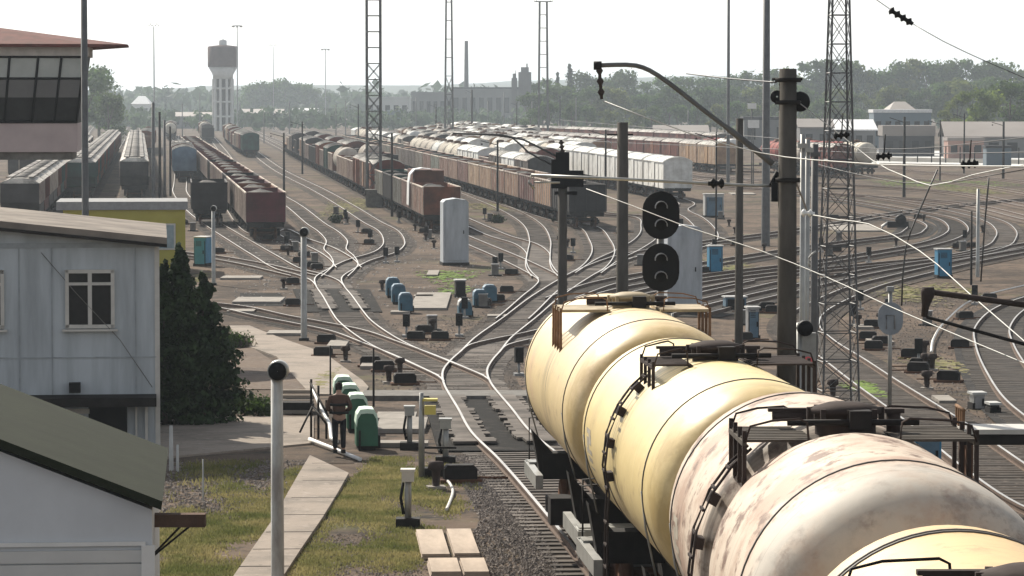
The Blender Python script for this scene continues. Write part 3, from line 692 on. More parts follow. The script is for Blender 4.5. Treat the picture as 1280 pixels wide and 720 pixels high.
# two storey blue building
Yb = 83.0; pc = P(196, 565, Yb); zb = RZ(Yb)+GR
bb = thing('office_building', 'pale blue two-storey panelled building with white framed window and dark doorway', 'building', (pc.x, pc.y, zb), math.atan2(-HD, 1))
H0 = 5.25; sl = -.135; DP = 8.5; WL = 16      # roof falls to the right corner (local x from -WL to 0)
wins = [(-1.62, 3.18, 1.2, 1.44), (-4.32, 3.18, 1.2, 1.44), (-7.1, 3.18, 1.2, 1.44)]
m = MB()
def wallz(x): return H0-x*-sl*0+(-x)*.105
m.prism([(-WL, 0), (0, 0), (0, H0), (-WL, wallz(-WL))], .0, DP)
wl = m.build('wall', mat('blue_wall', (.46, .5, .53), .7, 0, .35, 1.1, bump=.1, stretch=(1.4, 1, .18), edge=(.3, .6)), bb)
m = MB()
for q in (-.5, -2.55, -3.35, -5.3, -6.2, -8.1, -9.2, -10.6): m.box((q, -.012, 2.6), (.035, .024, 5.1))
m.box((-8, -.012, 2.45), (16, .02, .03)); m.box((-8, -.015, 5.22), (16, .03, .12)); m.build('panel_joint', mat('joint', (.37, .4, .42), .8), bb)
m = MB(); m.box((.03, .05, 2.6), (.12, .14, 5.2)); m.build('corner_post', 'frame', bb)
m = MB(); x0, x1 = -WL-.3, .28
m.prism([(x0, wallz(x0)+.02), (x1, wallz(x1)+.02), (x1, wallz(x1)+.2), (x0, wallz(x0)+.2)], -.45, DP+.5)
m.build('roof', mat('felt_roof', (.27, .235, .2), .9, 0, .4, .7, col2=(.14, .12, .105), bump=.2), bb)
m = MB(); m.prism([(x0, wallz(x0)-.04), (x1, wallz(x1)-.04), (x1, wallz(x1)+.04), (x0, wallz(x0)+.04)], -.52, -.452); m.build('gutter', 'dark', bb)
for wx, wz, ww, wh in wins:
    f = MB()
    for s in (-1, 1): f.box((wx+s*(ww/2-.04), -.04, wz+wh/2), (.09, .1, wh)); f.box((wx, -.04, wz+wh/2+s*(wh/2-.04)), (ww, .1, .09))
    f.box((wx, -.045, wz+wh/2), (.1, .1, wh)); f.box((wx, -.05, wz+wh*.76), (ww, .1, .07)); f.box((wx-ww*.25, -.055, wz+wh*.38), (ww*.44, .04, wh*.7)) if 0 else None
    fo = f.build('window', 'frame', bb)
    g_ = MB(); g_.box((wx, -.012, wz+wh/2), (ww-.1, .02, wh-.1)); g_.build('pane', 'glass', fo)
    g_ = MB(); g_.box((wx, -.1, wz-.05), (ww+.16, .2, .05)); g_.build('sill', 'frame', fo)
m = MB(); m.box((-1.75, -.55, 1.42), (3.5, 1.1, .22)); m.build('awning', 'dark', bb)
m = MB(); m.box((-1.2, -.02, .85), (.95, .06, 1.0)); m.build('door', 'black', bb)
m = MB(); m.box((-.25, -.08, .62), (.07, .1, 1.3)); m.box((-.5, -.08, .62), (.05, .08, 1.3)); m.box((-2.2, -.05, 1.12), (1.1, .08, .12)); m.build('porch_post', 'frame', bb)
m = MB(); m.box((-2.0, -.2, 1.72), (.28, .25, .25)); m.build('lamp_box', 'black', bb)
m = MB(); m.tube([(-2.8, -.06, 5.05), (-2.0, -.09, 4.1), (-.9, -.09, 2.9), (-.1, -.07, 1.7)], .009, 5); m.build('cable', 'concrete_dark', bb)
# green roofed shed in the near corner
Ys_ = 50.0; pc = P(190, 640, Ys_); zb = RZ(Ys_)+GR
m = MB(); m.box((-5, DP+8.2, 2.1), (10, 15, 4.2)); m.build('shadow_wing', bpy.data.materials['blue_wall'], bb)  # unseen wing behind the blue building, added to cast its shadow on the pavement
sh = thing('shed', 'low white shed with a dark green sloping roof at the bottom left corner', 'shed', (pc.x, pc.y, zb), math.atan2(.09, 1))
ez = P(197, 633, Ys_).z-zb
m = MB(); m.prism([(-5, 0), (0, 0), (0, ez-.05), (-5, ez-.05+2.0)], 0, 7.2); m.build('wall', mat('white_wall', (.6, .63, .66), .7, 0, .12, .6, bump=.05), sh)
m = MB(); m.prism([(-5.2, ez+2.1), (.14, ez-.03), (.16, ez+.1), (-5.2, ez+2.24)], -.22, 7.4); m.build('roof', mat('green_roof', (.019, .024, .013), .95, 0, .25, 1.2, bump=.15, rnd=0), sh)
m = MB()
for k in range(9): m.box((-2.6, -.03, .1+k*.205), (4.95, .05, .18), 0, 0, 0)
m.build('siding', mat('siding', (.62, .62, .6), .7, 0, .1, 1), sh)
m = MB(); m.box((-.06, -.05, .95), (.2, .07, 1.9)); m.box((-2.6, -.045, 1.93), (5, .05, .06)); m.build('corner_trim', 'white', sh)
a, b_ = P(192, 650, 52.2), P(257, 656, 52.2)
bm_ = thing('log_beam', 'thick dark wooden beam jutting from the green roofed shed on thin struts', 'beam', (a.x, a.y, a.z-.12))
m = MB(); m.box(((b_.x-a.x)/2, 0, .12), (b_.x-a.x, .26, .2)); m.build('beam', mat('log_brown', (.12, .075, .055), .9, 0, .4, 3), bm_)
for k in (0, .35):
    m = MB(); m.tube([(b_.x-a.x-.25-k*.4, k*.4, 0.02), (-.1, k*.4, -.52)], .018, 5); m.build('strut', 'dark', bm_)
# control tower cabin on its stem
Yc = 128.0; s_ = FPX/Yc; pr = P(97, 190, Yc); zt = P(100, 58, Yc).z; zb = RZ(Yc)+GR
ct = thing('control_tower', 'raised pinkish control cabin with outward leaning windows and a red roof', 'tower', (pr.x, pr.y, zb), .1)
z0 = pr.z-zb; z1 = zt-zb
m = MB(); m.box((-4, 3, z0+.55), (8, 6, 1.1)); m.build('lower_wall', mat('pink_wall', (.47, .39, .38), .8, 0, .15, .8), ct)
m = MB(); m.box((-4, 3, z0-.15), (7.6, 5.6, .3)); m.box((-7.2, 3, (z0-.3)/2), (2.4, 2.4, z0-.3)); m.build('stem', 'concrete_dark', ct)
m = MB(); m.prism([(-8.0, z0+1.1), (0, z0+1.1), (.36, z1-.35), (-8.0, z1-.35)], .25, 6); m.build('cabin_body', 'black', ct)
m = MB(); m.box((-4, 2.9, z1-.14), (8.9, 6.8, .44)); m.build('fascia', mat('fascia', (.5, .46, .42), .8, 0, .2), ct)
def slant(x, t): return (x+.36*t*(1 if x > -4 else 0)*(x+8)/8, -.02-.25*t, z0+1.1+(z1-.35-z0-1.1)*t)
pane = M['glass']; hh = z1-.35-z0-1.1
xsw = [-.05, -.88, -1.72, -2.75, -3.8, -4.85, -5.9, -7]
M['pane_pale'] = mat('pane_pale', (.42, .44, .42), .35, 0, .25, .8); M['pane_dark'] = mat('pane_dark', (.1, .095, .095), .3, 0, .3, .8)
for i in range(len(xsw)-1):
    f = MB(); f.tube([slant(xsw[i], 0), slant(xsw[i], 1)], .055, 6); f.tube([slant(xsw[i], .02), slant(xsw[i+1], .02)], .06, 4); f.tube([slant(xsw[i], .66), slant(xsw[i+1], .66)], .045, 4); f.tube([slant(xsw[i], .98), slant(xsw[i+1], .98)], .05, 4)
    fo = f.build('window_frame', 'black', ct)
    for t0, t1, mm in ((.03, .38, 'glass'), (.38, .65, 'pane_dark'), (.67, .97, 'pane_pale')):
        g_ = MB(); q = [Vector(slant(xsw[i], t0)), Vector(slant(xsw[i+1], t0)), Vector(slant(xsw[i+1], t1)), Vector(slant(xsw[i], t1))]
        g_.add([v+Vector((0, .02, 0)) for v in q]+[v+Vector((0, .05, 0)) for v in q], [(0, 1, 2, 3), (4, 5, 6, 7), (0, 1, 5, 4), (1, 2, 6, 5), (2, 3, 7, 6), (3, 0, 4, 7)]); g_.build('pane', mm, fo)
m = MB(); zr = z1+.08
m.add([(-8.6, -.9, zr), (.45, -.9, zr), (1.9, 1.2, zr+.02), (1.9, 5, zr+.02), (.45, 7, zr), (-8.6, 7, zr), (-4.3, 3, zr+.85), (-8.6, 3, zr+.9)], [(0, 1, 6, 7), (1, 2, 6), (2, 3, 6), (3, 4, 6), (4, 5, 7, 6)])
m.add([(-8.6, -.9, zr-.12), (.45, -.9, zr-.12), (1.9, 1.2, zr-.05), (1.9, 5, zr-.05), (.45, 7, zr-.12), (-8.6, 7, zr-.12), (-8.6, -.9, zr), (.45, -.9, zr), (1.9, 1.2, zr+.02), (1.9, 5, zr+.02), (.45, 7, zr), (-8.6, 7, zr)], [(0, 1, 2, 3, 4, 5), (0, 1, 7, 6), (1, 2, 8, 7), (2, 3, 9, 8), (3, 4, 10, 9), (4, 5, 11, 10)])
m.build('roof', mat('red_roof', (.16, .06, .05), .8, 0, .3, 2, col2=(.1, .045, .04)), ct)
# yellow building behind
Yy = 205.0; pc = P(232, 340, Yy); zb = RZ(Yy)+GR; zt = P(232, 262, Yy).z-zb
yb = thing('workshop_building', 'low yellow workshop with a flat grey roof behind the dark conifer', 'building', (pc.x, pc.y, zb), .1)
m = MB(); m.box((-3.7, 3.5, zt/2), (7.4, 7, zt)); m.build('wall', mat('yellow_wall', (.42, .37, .07), .8, 0, .15, .5), yb)
m = MB(); m.prism([(-7.8, zt), (.15, zt), (.15, zt+.5), (-7.8, zt+.5)], -.2, 7.3); m.build('roof', mat('grey_roof', (.3, .3, .3), .8, 0, .2), yb)
for xw in (-1.35, -4.2):
    f = MB(); f.box((xw, -.03, zt*.58), (1.5, .08, 1.6)); fo = f.build('window', 'frame', yb)
    g_ = MB(); g_.box((xw, -.08, zt*.58), (1.3, .04, 1.4)); g_.build('pane', mat('pane_blue', (.25, .33, .36), .25), fo)

# water tower
wt0 = G(279, 163); sc = ppm(wt0.y); zb = wt0.z
wt = thing('water_tower', 'tall white ribbed water tower with a dark tank on top', 'tower', (wt0.x, wt0.y, wt0.z+GR))
def hz(py): return P(279, py, wt0.y).z-wt0.z
r1 = 12.5/sc; r2 = 19/sc
m = MB(); m.lathe([(r1*.72, 0), (r1*.66, hz(98))], (0, 0, 0), 24); m.build('core', mat('tower_dark', (.1, .09, .085), .9), wt)
for k in range(10):
    t = 2*math.pi*k/10+.15; m = MB(); m.box((r1*math.cos(t), r1*math.sin(t), hz(98)/2), (.55, .75, hz(98)), 0, t); m.build('rib', mat('tower_white', (.66, .66, .64), .8, 0, .15, .4) if k == 0 else 'tower_white', wt)
    if k == 0: M['tower_white'] = bpy.data.materials['tower_white']
m = MB()
for q in (.28, .56, .82): m.lathe([(r1*.8, hz(98)*q-.3), (r1*1.03, hz(98)*q-.3), (r1*1.03, hz(98)*q+.3), (r1*.8, hz(98)*q+.3)], (0, 0, 0), 24)
m.build('ring_beam', 'tower_white', wt)
m = MB(); m.lathe([(.02, hz(98)), (r1, hz(98)), (r1*1.02, hz(93)), (r2*.96, hz(83)), (.02, hz(83))], (0, 0, 0), 32); m.build('collar', 'tower_white', wt)
m = MB(); m.lathe([(r2, hz(83)), (r2, hz(58)), (r2*.9, hz(57)), (.02, hz(55))], (0, 0, 0), 32); m.lathe([(r2*.02, hz(83)-.01), (r2, hz(83))], (0, 0, 0), 32); m.build('tank', mat('tower_tank', (.11, .07, .065), .85, 0, .2, .5), wt)
m = MB(); m.lathe([(5/sc, hz(57)), (5/sc, hz(50)), (.02, hz(48))], (0, 0, 0), 16); m.build('cap', 'tower_white', wt)

def simple_building(px0, px1, ybase, ywall, yroof, label, wallc, roofc, name='building', depth=14, kind='gable', rz=0, wins=0, cat='building', roofpx=0):
    Y = G((px0+px1)/2, ybase).y; a = P(px0, ybase, Y); b_ = P(px1, ybase, Y); zb = RZ(Y)+GR; w = b_.x-a.x
    hw = P(px0, ywall, Y).z-zb; hr = P(px0, yroof, Y).z-zb
    t = thing(name, label, cat, ((a.x+b_.x)/2, Y, zb), rz)
    m = MB(); m.box((0, depth/2, hw/2), (w, depth, hw)); m.build('wall', wallc, t)
    m = MB(); e = .5
    if kind == 'gable': m.prism([(-e, hw-.05), (depth/2, hr), (depth+e, hw-.05), (depth+e, hw+.2), (depth/2, hr+.25), (-e, hw+.2)], -w/2-e, w/2+e, axis='x')
    elif kind == 'hip':
        m.add([(-w/2-e, -e, hw), (w/2+e, -e, hw), (w/2+e, depth+e, hw), (-w/2-e, depth+e, hw), (-w/2+w*.3, depth/2, hr), (w/2-w*.3, depth/2, hr)], [(0, 1, 5, 4), (1, 2, 5), (2, 3, 4, 5), (3, 0, 4), (3, 2, 1, 0)])
    else: m.box((0, depth/2, (hw+hr)/2+.02), (w+.3, depth+.3, max(.2, hr-hw)))
    m.build('roof', roofc, t)
    for k in range(wins):
        g_ = MB(); x = -w/2+w*(k+.5)/wins; g_.box((x, -.06, hw*.55), (w/wins*.55, .1, hw*.42)); g_.build('window', 'glass', t)
    return t
M['bg_grey'] = mat('bg_grey', (.2, .2, .2), .9, 0, .2, .1); M['bg_white'] = mat('bg_white', (.6, .6, .58), .8, 0, .15, .1); M['bg_roof'] = mat('bg_roof', (.24, .21, .19), .7, 0, .2, .1)
M['bg_blue'] = mat('bg_blue', (.13, .18, .22), .7, 0, .2, .1); M['bg_brick'] = mat('bg_brick', (.38, .24, .2), .85, 0, .2, .1); M['bg_dark'] = mat('bg_dark', (.06, .06, .065), .9, 0, .2, .1); M['bg_whiteroof'] = mat('bg_whiteroof', (.8, .8, .8), .5)
simple_building(565, 660, 156, 111, 109, 'long grey factory hall below the tall chimney', 'bg_grey', 'bg_dark', 'factory_building', 40, 'flat', wins=9)
simple_building(514, 566, 156, 117, 115, 'dark grey factory block between the pale hall and the long hall', 'bg_grey', 'bg_grey', 'factory_building', 30, 'flat', wins=6)
simple_building(458, 511, 158, 123, 121, 'pale factory hall with tall windows behind the lattice mast', 'bg_white', 'bg_white', 'factory_building', 30, 'flat', wins=5)
simple_building(484, 500, 160, 140, 138, 'small teal building in front of the pale factory hall', 'bg_blue', 'bg_blue', 'factory_building', 8, 'flat')
simple_building(165, 187, 152, 130, 120, 'small white house with a pointed roof beyond the hopper wagons', 'bg_white', 'bg_whiteroof', 'house', 12, 'hip', wins=2)
simple_building(134, 190, 158, 150, 145, 'long low pale roofed shed beyond the hopper wagons', 'bg_grey', 'bg_whiteroof', 'shed', 20, 'gable')
simple_building(215, 262, 160, 146, 141, 'low grey depot left of the water tower', 'bg_grey', 'bg_roof', 'depot_building', 20, 'gable', wins=4)
simple_building(300, 352, 158, 142, 137, 'low dark depot right of the water tower', 'bg_dark', 'bg_roof', 'depot_building', 20, 'gable', wins=4)
simple_building(366, 396, 152, 139, 136, 'small pale roofed hut among the distant wagons', 'bg_grey', 'bg_whiteroof', 'hut', 10, 'gable')
simple_building(1112, 1146, 180, 140, 127, 'grey hip roofed house with a blue lower canopy under the trees', 'bg_blue', 'bg_roof', 'house', 16, 'hip', wins=3)
simple_building(1092, 1164, 184, 141, 137, 'wide low hall with a pale blue roof edge below the hip roofed house', 'bg_blue', 'bg_whiteroof', 'hall', 10, 'flat', wins=6)
simple_building(1040, 1094, 188, 163, 151, 'white roofed warehouse behind the lattice tower', 'bg_grey', 'bg_whiteroof', 'warehouse', 18, 'gable', wins=4)
simple_building(1184, 1300, 196, 172, 154, 'large grey gabled warehouse at the edge of the yard', 'bg_grey', 'bg_roof', 'warehouse', 18, 'gable', rz=-.06, wins=5)
simple_building(1233, 1264, 207, 185, 182, 'dark teal box hut before the gabled warehouse', 'bg_blue', 'bg_dark', 'hut', 4, 'flat')
simple_building(1185, 1230, 197, 176, 172, 'pinkish brick annex before the gabled warehouse', 'bg_brick', 'bg_roof', 'annex', 6, 'flat', wins=3)
simple_building(1104, 1168, 194, 170, 157, 'open grey station shed with pale beams before the blue hall', 'bg_dark', 'bg_roof', 'shed', 8, 'flat', wins=4)
simple_building(930, 985, 186, 150, 146, 'grey block behind the tall pole with white signs', 'bg_grey', 'bg_dark', 'building', 10, 'flat', wins=3)
simple_building(1000, 1040, 190, 160, 150, 'small grey house left of the lattice tower', 'bg_grey', 'bg_roof', 'house', 10, 'gable', wins=2)
simple_building(820, 884, 186, 166, 158, 'long grey store behind the brown covered wagons', 'bg_grey', 'bg_roof', 'store_building', 10, 'gable')
simple_building(458, 478, 257, 239, 238, 'small grey relay hut at the end of the mixed rake', 'concrete_dark', 'concrete_dark', 'relay_hut', 1.6, 'flat', cat='hut')
# chimney and silos
g = G(583, 154); t = MB(); hgt = P(583, 51, g.y).z-g.z
t.lathe([(3.4/ppm(g.y), 0), (2.2/ppm(g.y), hgt), (.01, hgt)], (0, 0, 0), 16); o = t.build('chimney', 'bg_dark', None, g); tag(o, 'tall slim dark factory chimney against the white sky', 'chimney')
for px, w, yt, lab in ((643, 4, 92, 'slim concrete silo left of the wider one'), (656, 9, 84, 'wide concrete silo tower before the trees')):
    g = G(px, 160); hgt = P(px, yt, g.y).z-g.z; t = MB(); rr = w/ppm(g.y); t.box((0, 0, hgt*.46), (rr*1.8, rr*1.8, hgt*.92)); t.box((0, 0, hgt*.95), (rr*1.1, rr*1.1, hgt*.1)); t.box((rr*.3, 0, hgt*1.02), (rr*.2, rr*.2, hgt*.08)); tag(t.build('silo', 'bg_grey', None, g), lab, 'silo')
# pale yard wall on the right
a, b_ = G(1078, 201), G(1330, 206)
sheet('pavement', [(1082, 186), (1330, 190), (1330, 207), (1078, 202)], 'bg_white', .03)
fw = thing('yard_fence', 'low pale fence with tall dark posts before the warehouses', 'fence', a)
d = b_-a; n = 14
m = MB()
for k in range(n):
    q = d*((k+.5)/n); m.box((q.x, q.y, .35), (d.length/n*.97, .12, .7), 0, math.atan2(d.y, d.x))
m.build('panel', mat('fence_pale', (.6, .55, .48), .8, 0, .2, .3), fw)
for k in range(n+1):
    q = d*(k/n); m = MB(); m.box((q.x, q.y-.1, 1.3), (.18, .18, 2.7)); m.build('post', 'dark', fw)

# ------------------------------------------------------------------ masts, poles and posts
def pole(px, yt, yb, wpx, m, label, cat='pole', name='pole', Y=None, n=8, taper=.75, group=None, extra=None, box=False, lean=0):
    g = G(px, yb) if Y is None else Vector((P(px, 300, Y).x, Y, RZ(Y)))
    h = P(px, yt, g.y).z-g.z-GR; r_ = wpx/2/ppm(g.y); mb = MB()
    if box: mb.prism([(-r_, 0), (r_, 0), (r_*taper+lean*h, h), (-r_*taper+lean*h, h)], -r_*.8, r_*.8)
    else: mb.tube([(0, 0, -.1), (0, 0, .02), (lean*h, 0, h)], [r_, r_, r_*taper], n)
    if extra is None:
        o = mb.build(name, m, None, (g.x, g.y, g.z+GR)); tag(o, label, cat, group); return o, h
    t = thing(name, label, cat, (g.x, g.y, g.z+GR), group=group); mb.build('shaft', m, t); extra(t, h, r_); return t, h
def lamp_head(t, h, r_):
    for k in range(3):
        for s in (-1, 1):
            m = MB(); m.box((s*(.45+.45*k), 0, h+.15+(k % 2)*.5), (.34, .3, .3)); m.build('lamp', 'frame', t)
    m = MB(); m.box((0, 0, h+.35), (2.6, .1, .06)); m.box((0, 0, h+.85), (1.6, .1, .06)); m.build('crossbar', 'steel', t)
def lamp_crown(t, h, r_):
    m = MB(); m.lathe([(1.2, h+.1), (1.5, h+.1), (1.5, h+.3), (1.2, h+.3)], n=16); m.box((0, 0, h+.2), (2.6, .1, .1)); m.build('ring', 'steel', t)
    for k in range(8):
        a = k*math.pi/4; m = MB(); m.box((1.45*math.cos(a), 1.45*math.sin(a), h-.1), (.4, .4, .4)); m.build('lamp', 'frame', t)
def cam_head(t, h, r_):
    m = MB(); m.lathe([(r_*1.3, -.02), (r_*1.5, -.02), (r_*1.55, .34), (r_*1.2, .38), (.01, .38)], (0, -.12, 0), 20, axis='y'); m.v = [(x+.02, y, z+h+.06) for x, y, z in m.v]; ho = m.build('lamp_hood', 'galv', t)
    m = MB(); m.lathe([(.01, .04), (r_*1.36, .03), (r_*1.36, -.02), (.01, -.02)], (0, -.12, 0), 20, axis='y'); m.v = [(x+.02, y, z+h+.06) for x, y, z in m.v]; m.build('lens', 'black', ho)
    m = MB(); m.box((0, 0, .06), (r_*3, r_*3, .12)); m.build('base', 'dark', t)
M['post_paint'] = mat('post_paint', (.55, .56, .53), .6, 0, .45, 2.5, col2=(.24, .22, .2), stretch=(1, 1, .3))
pole(347, 468, 722, 17, 'post_paint', 'pale steel post with a round dark lamp hood beside the concrete path', 'post', 'lamp_post', extra=cam_head, taper=.88)
pole(380, 292, 420, 8, 'galv', 'grey lamp post with a small hood beside the upper path', 'post', 'lamp_post', extra=cam_head, taper=.9)
pole(267, 262, 352, 5, 'galv', 'thin grey lamp post right of the yellow workshop', 'post', 'lamp_post', extra=cam_head, taper=.9)
pole(107, -60, 245, 9, 'lattice', 'tall grey light pole in front of the control tower', 'pole', 'light_pole', Y=118, taper=.9)
pole(957, -70, 304, 11, 'lattice', 'thick tall grey pole left of the big concrete mast', 'pole', 'light_pole', taper=.72)
pole(910, -60, 227, 4.5, 'lattice', 'thin tall pole at the end of the brown covered rake', 'pole', 'light_pole', taper=.7)
pole(193, 33, 172, 2.2, 'steel', 'faint distant floodlight mast left of the water tower', 'mast', 'floodlight_mast', extra=lamp_head, taper=.6)
pole(297, 33, 168, 2.0, 'steel', 'distant floodlight mast right behind the water tower', 'mast', 'floodlight_mast', extra=lamp_crown, taper=.6)
pole(407, 62, 160, 1.4, 'steel', 'faint distant floodlight mast between tower and lattice masts', 'mast', 'floodlight_mast', extra=lamp_crown, taper=.6)
pole(342, 58, 162, 1.2, 'steel', 'faintest distant mast right of the water tower', 'mast', 'floodlight_mast', extra=lamp_head, taper=.6)
pole(192, 128, 248, 5, 'lattice', 'bluish post, first of the row beside the hopper wagons', 'post', 'post')
pole(200, 140, 246, 4, 'dark', 'dark post, second of the row beside the hopper wagons', 'post', 'post')
pole(206, 150, 244, 4, 'lattice', 'grey post, third of the row beside the hopper wagons', 'post', 'post')
pole(213, 158, 243, 3, 'dark', 'thin dark post, last of the row beside the hopper wagons', 'post', 'post')
def small_arm(t, h, r_):
    m = MB(); m.tube([(0, 0, h*.93), (-1.6, 0, h*.99)], .04, 6); m.build('arm', 'dark', t)
    m = MB(); m.lathe([(.05, 0), (.12, .03), (.05, .08), (.12, .12), (.05, .16)], (-1.5, 0, h*.93), 8); m.build('insulator', 'smoke_rust', t)
for px, yt, yb, w, lab in ((355, 166, 236, 3, 'dark post between the wine-ended and mixed rakes'), (378, 152, 216, 2.5, 'thin dark post left of the mixed rake'), (490, 166, 268, 3.5, 'dark post in front of the green open wagon'),
        (622, 175, 262, 3.2, 'dark post before the tan rake with a curved arm'), (757, 162, 264, 3, 'dark post at the near end of the tan rake'), (895, 165, 300, 2.5, 'thin dark post right of the white wagon'),
        (1130, 146, 246, 4, 'dark post before the blue hall'), (1254, 152, 222, 3.5, 'dark post before the large gabled warehouse'), (1205, 142, 215, 2.4, 'thin post left of the gabled warehouse'), (1175, 150, 225, 2, 'thin post right of the blue hall'),
        (448, 130, 196, 1.8, 'distant thin post left of the lattice mast'), (545, 130, 186, 1.6, 'distant thin post right of the pale factory'), (590, 112, 176, 3, 'dark distant post below the chimney'), (646, 128, 180, 1.6, 'distant post below the silos'), (700, 120, 176, 1.6, 'distant post right of the platform mast')):
    pole(px, yt, yb, w, 'dark', lab, 'post', 'catenary_post', extra=small_arm)
for k, (px, yb) in enumerate(((330, 178), (362, 172), (420, 182), (432, 168), (520, 170), (560, 172), (610, 172), (630, 168), (665, 170), (720, 172), (860, 178), (980, 190), (1060, 186), (300, 170), (250, 166), (228, 170))):
    pole(px, yb-38-(k*7) % 17, yb, 1.5, 'lattice', 'thin distant catenary post among the wagons', 'post', 'catenary_post', group='distant catenary posts')
def lattice(px0, px1, yt, yb, label, wtop=None, Y=None, panels=14, leg=.07, xfrom=0.0, platform=None, alt=False, depth=None):
    cx = (px0+px1)/2; g = G(cx, yb) if Y is None else Vector((P(cx, 300, Y).x, Y, RZ(Y))); s = ppm(g.y)
    h = P(cx, yt, g.y).z-g.z-GR; wb = (px1-px0)/s; wt_ = (wtop/s if wtop else wb)
    t = thing('lattice_mast', label, 'mast', (g.x, g.y, g.z+GR), .12)
    def c(sx, sy, z): w = wb+(wt_-wb)*min(1, z/h); return Vector((sx*w/2, sy*w/2, z))
    for sx in (-1, 1):
        for sy in (-1, 1):
            m = MB(); m.tube([c(sx, sy, 0), c(sx, sy, h)], leg, 4, smooth=False); m.build('leg', 'lattice', t)
    m = MB(); zs = [h*k/panels for k in range(panels+1)]
    for k in range(panels):
        z0, z1 = zs[k], zs[k+1]
        for f in range(4):
            q = [(-1, -1), (1, -1), (1, 1), (-1, 1)][f]; e = [(-1, -1), (1, -1), (1, 1), (-1, 1)][(f+1) % 4]
            m.tube([c(*q, z0), c(*e, z0)], leg*.55, 4, smooth=False, cap=False)
            if alt is False or z0 < h*alt:
                m.tube([c(*q, z0), c(*e, z1)], leg*.36, 4, smooth=False, cap=False); m.tube([c(*e, z0), c(*q, z1)], leg*.36, 4, smooth=False, cap=False)
    m.build('bracing', 'lattice', t)
    if platform:
        m = MB(); m.box((0, 0, h), (wt_+2.2, wt_+2.2, .15)); 
        for s1 in (-1, 1):
            m.box((s1*(wt_/2+1), 0, h+1), (.06, wt_+2, .06)); m.box((0, s1*(wt_/2+1), h+1), (wt_+2, .06, .06))
            for s2 in (-1, 1): m.box((s1*(wt_/2+1), s2*(wt_/2+1), h+.5), (.08, .08, 1))
        m.build('platform', 'lattice', t)
    return t
lattice(1024, 1071, -90, 540, 'broad tapering lattice tower right of the big concrete mast', wtop=17, Y=96, panels=17, leg=.03)
lattice(459, 476, -120, 256, 'lattice mast before the pale factory hall', Y=335, panels=19, leg=.085, alt=.45)
lattice(556, 566.5, -90, 186, 'lattice mast left of the factory chimney', wtop=5, panels=12, leg=.14, alt=.3)
lattice(673, 685, 2, 182, 'lattice mast with a top platform right of the silos', wtop=9, panels=11, leg=.13, alt=.2, platform=True)
# concrete masts
def ins(m, a, b, r=.07, n=4):
    a, b = Vector(a), Vector(b)
    pts = []; rs = []
    for k in range(n*3+1):
        t = k/(n*3); pts.append(a.lerp(b, t)); rs.append(r if k % 3 == 1 else r*.45)
    m.tube(pts, rs, 10)
Zm = 62.0; xm = P(984, 300, Zm).x; zg = RZ(Zm)+GR
cm = thing('catenary_mast', 'big dark concrete mast carrying the curved cantilever arm behind the tank train', 'mast', (xm, Zm, zg))
hm = P(984, 86, Zm).z-zg
m = MB(); m.tube([(0, 0, 0), (0, 0, hm)], [.2, .16], 20); m.build('shaft', 'mast', cm)
def L(px, py, Y=Zm): p = P(px, py, Y); return p-Vector((xm, Zm, zg))
for py in (100, 128, 225): m = MB(); m.lathe([(.16, -.04), (.24, -.04), (.24, .04), (.16, .04)], (0, 0, L(984, py).z), 16); m.build('clamp', 'dark', cm)
m = MB(); m.tube([L(965, 99), L(1003, 99)], .03, 6); m.build('bolt_bar', 'dark', cm)
m = MB(); m.tube([L(968, 124), L(998, 124)], .04, 6); m.build('bolt_bar', 'dark', cm)
m = MB(); pts = spline([L(966, 205), L(930, 176), L(880, 138), L(835, 103), L(812, 88), L(795, 82), L(770, 81), L(745, 82)], .15); m.tube(pts, [.045 if k > 6 else .06 for k in range(len(pts))], 10); m.build('cantilever_arm', 'lattice', cm)
m = MB(); ins(m, L(749, 84), L(752, 124), .07, 3); m.build('insulator', 'smoke_rust', cm)
m = MB(); m.tube([L(742, 82), L(752, 82)], .08, 8); m.build('arm_cap', 'dark', cm)
m = MB(); m.lathe([(.02, -.05), (.17, -.05), (.19, .0), (.12, .08), (.03, .1)], L(1000, 127), 16, axis='y'); m.lathe([(.02, -.05), (.12, -.05), (.12, .05), (.03, .06)], L(971, 121), 16, axis='y'); m.build('insulator', 'black', cm)
m = MB(); m.tube([L(966, 232), L(940, 232), L(860, 228), L(760, 223), L(664, 219)], .028, 8); m.tube([L(664, 219), L(661, 228), L(668, 236)], .03, 6); m.tube([L(668, 228), L(700, 228)], .02, 6); m.build('steady_arm', 'galv', cm)
m = MB(); ins(m, L(905, 229), L(885, 229), .11, 2); m.build('insulator', 'black', cm)
m = MB(); m.tube([L(972, 215), L(964, 232)], .05, 6); m.box(L(968, 240), (.12, .2, .35)); m.build('bracket', 'black', cm)
for k, px in enumerate((1003, 1009, 1018)):
    p = P(px, 300, 70+k*2.5); mb = MB(); h = P(px, 168+k*6, p.y).z-RZ(p.y)-GR
    mb.tube([(0, 0, 0), (0, 0, h)], .055 if k < 2 else .08, 8); mb.box((0, 0, h*.97), (.22, .2, .1))
    o = mb.build('pipe_post', 'galv' if k < 2 else 'lattice', None, (p.x, p.y, RZ(p.y)+GR)); tag(o, ['thin pale pipe post touching the big concrete mast', 'second thin pale pipe post right of the big mast', 'thicker grey pipe post beside the lattice tower'][k], 'post')
def mast2(px, yt, Y, w, label, extra=None, m='mast'):
    return pole(px, yt, 0, w, m, label, 'mast', 'catenary_mast', Y=Y, taper=.82, extra=extra, n=16)
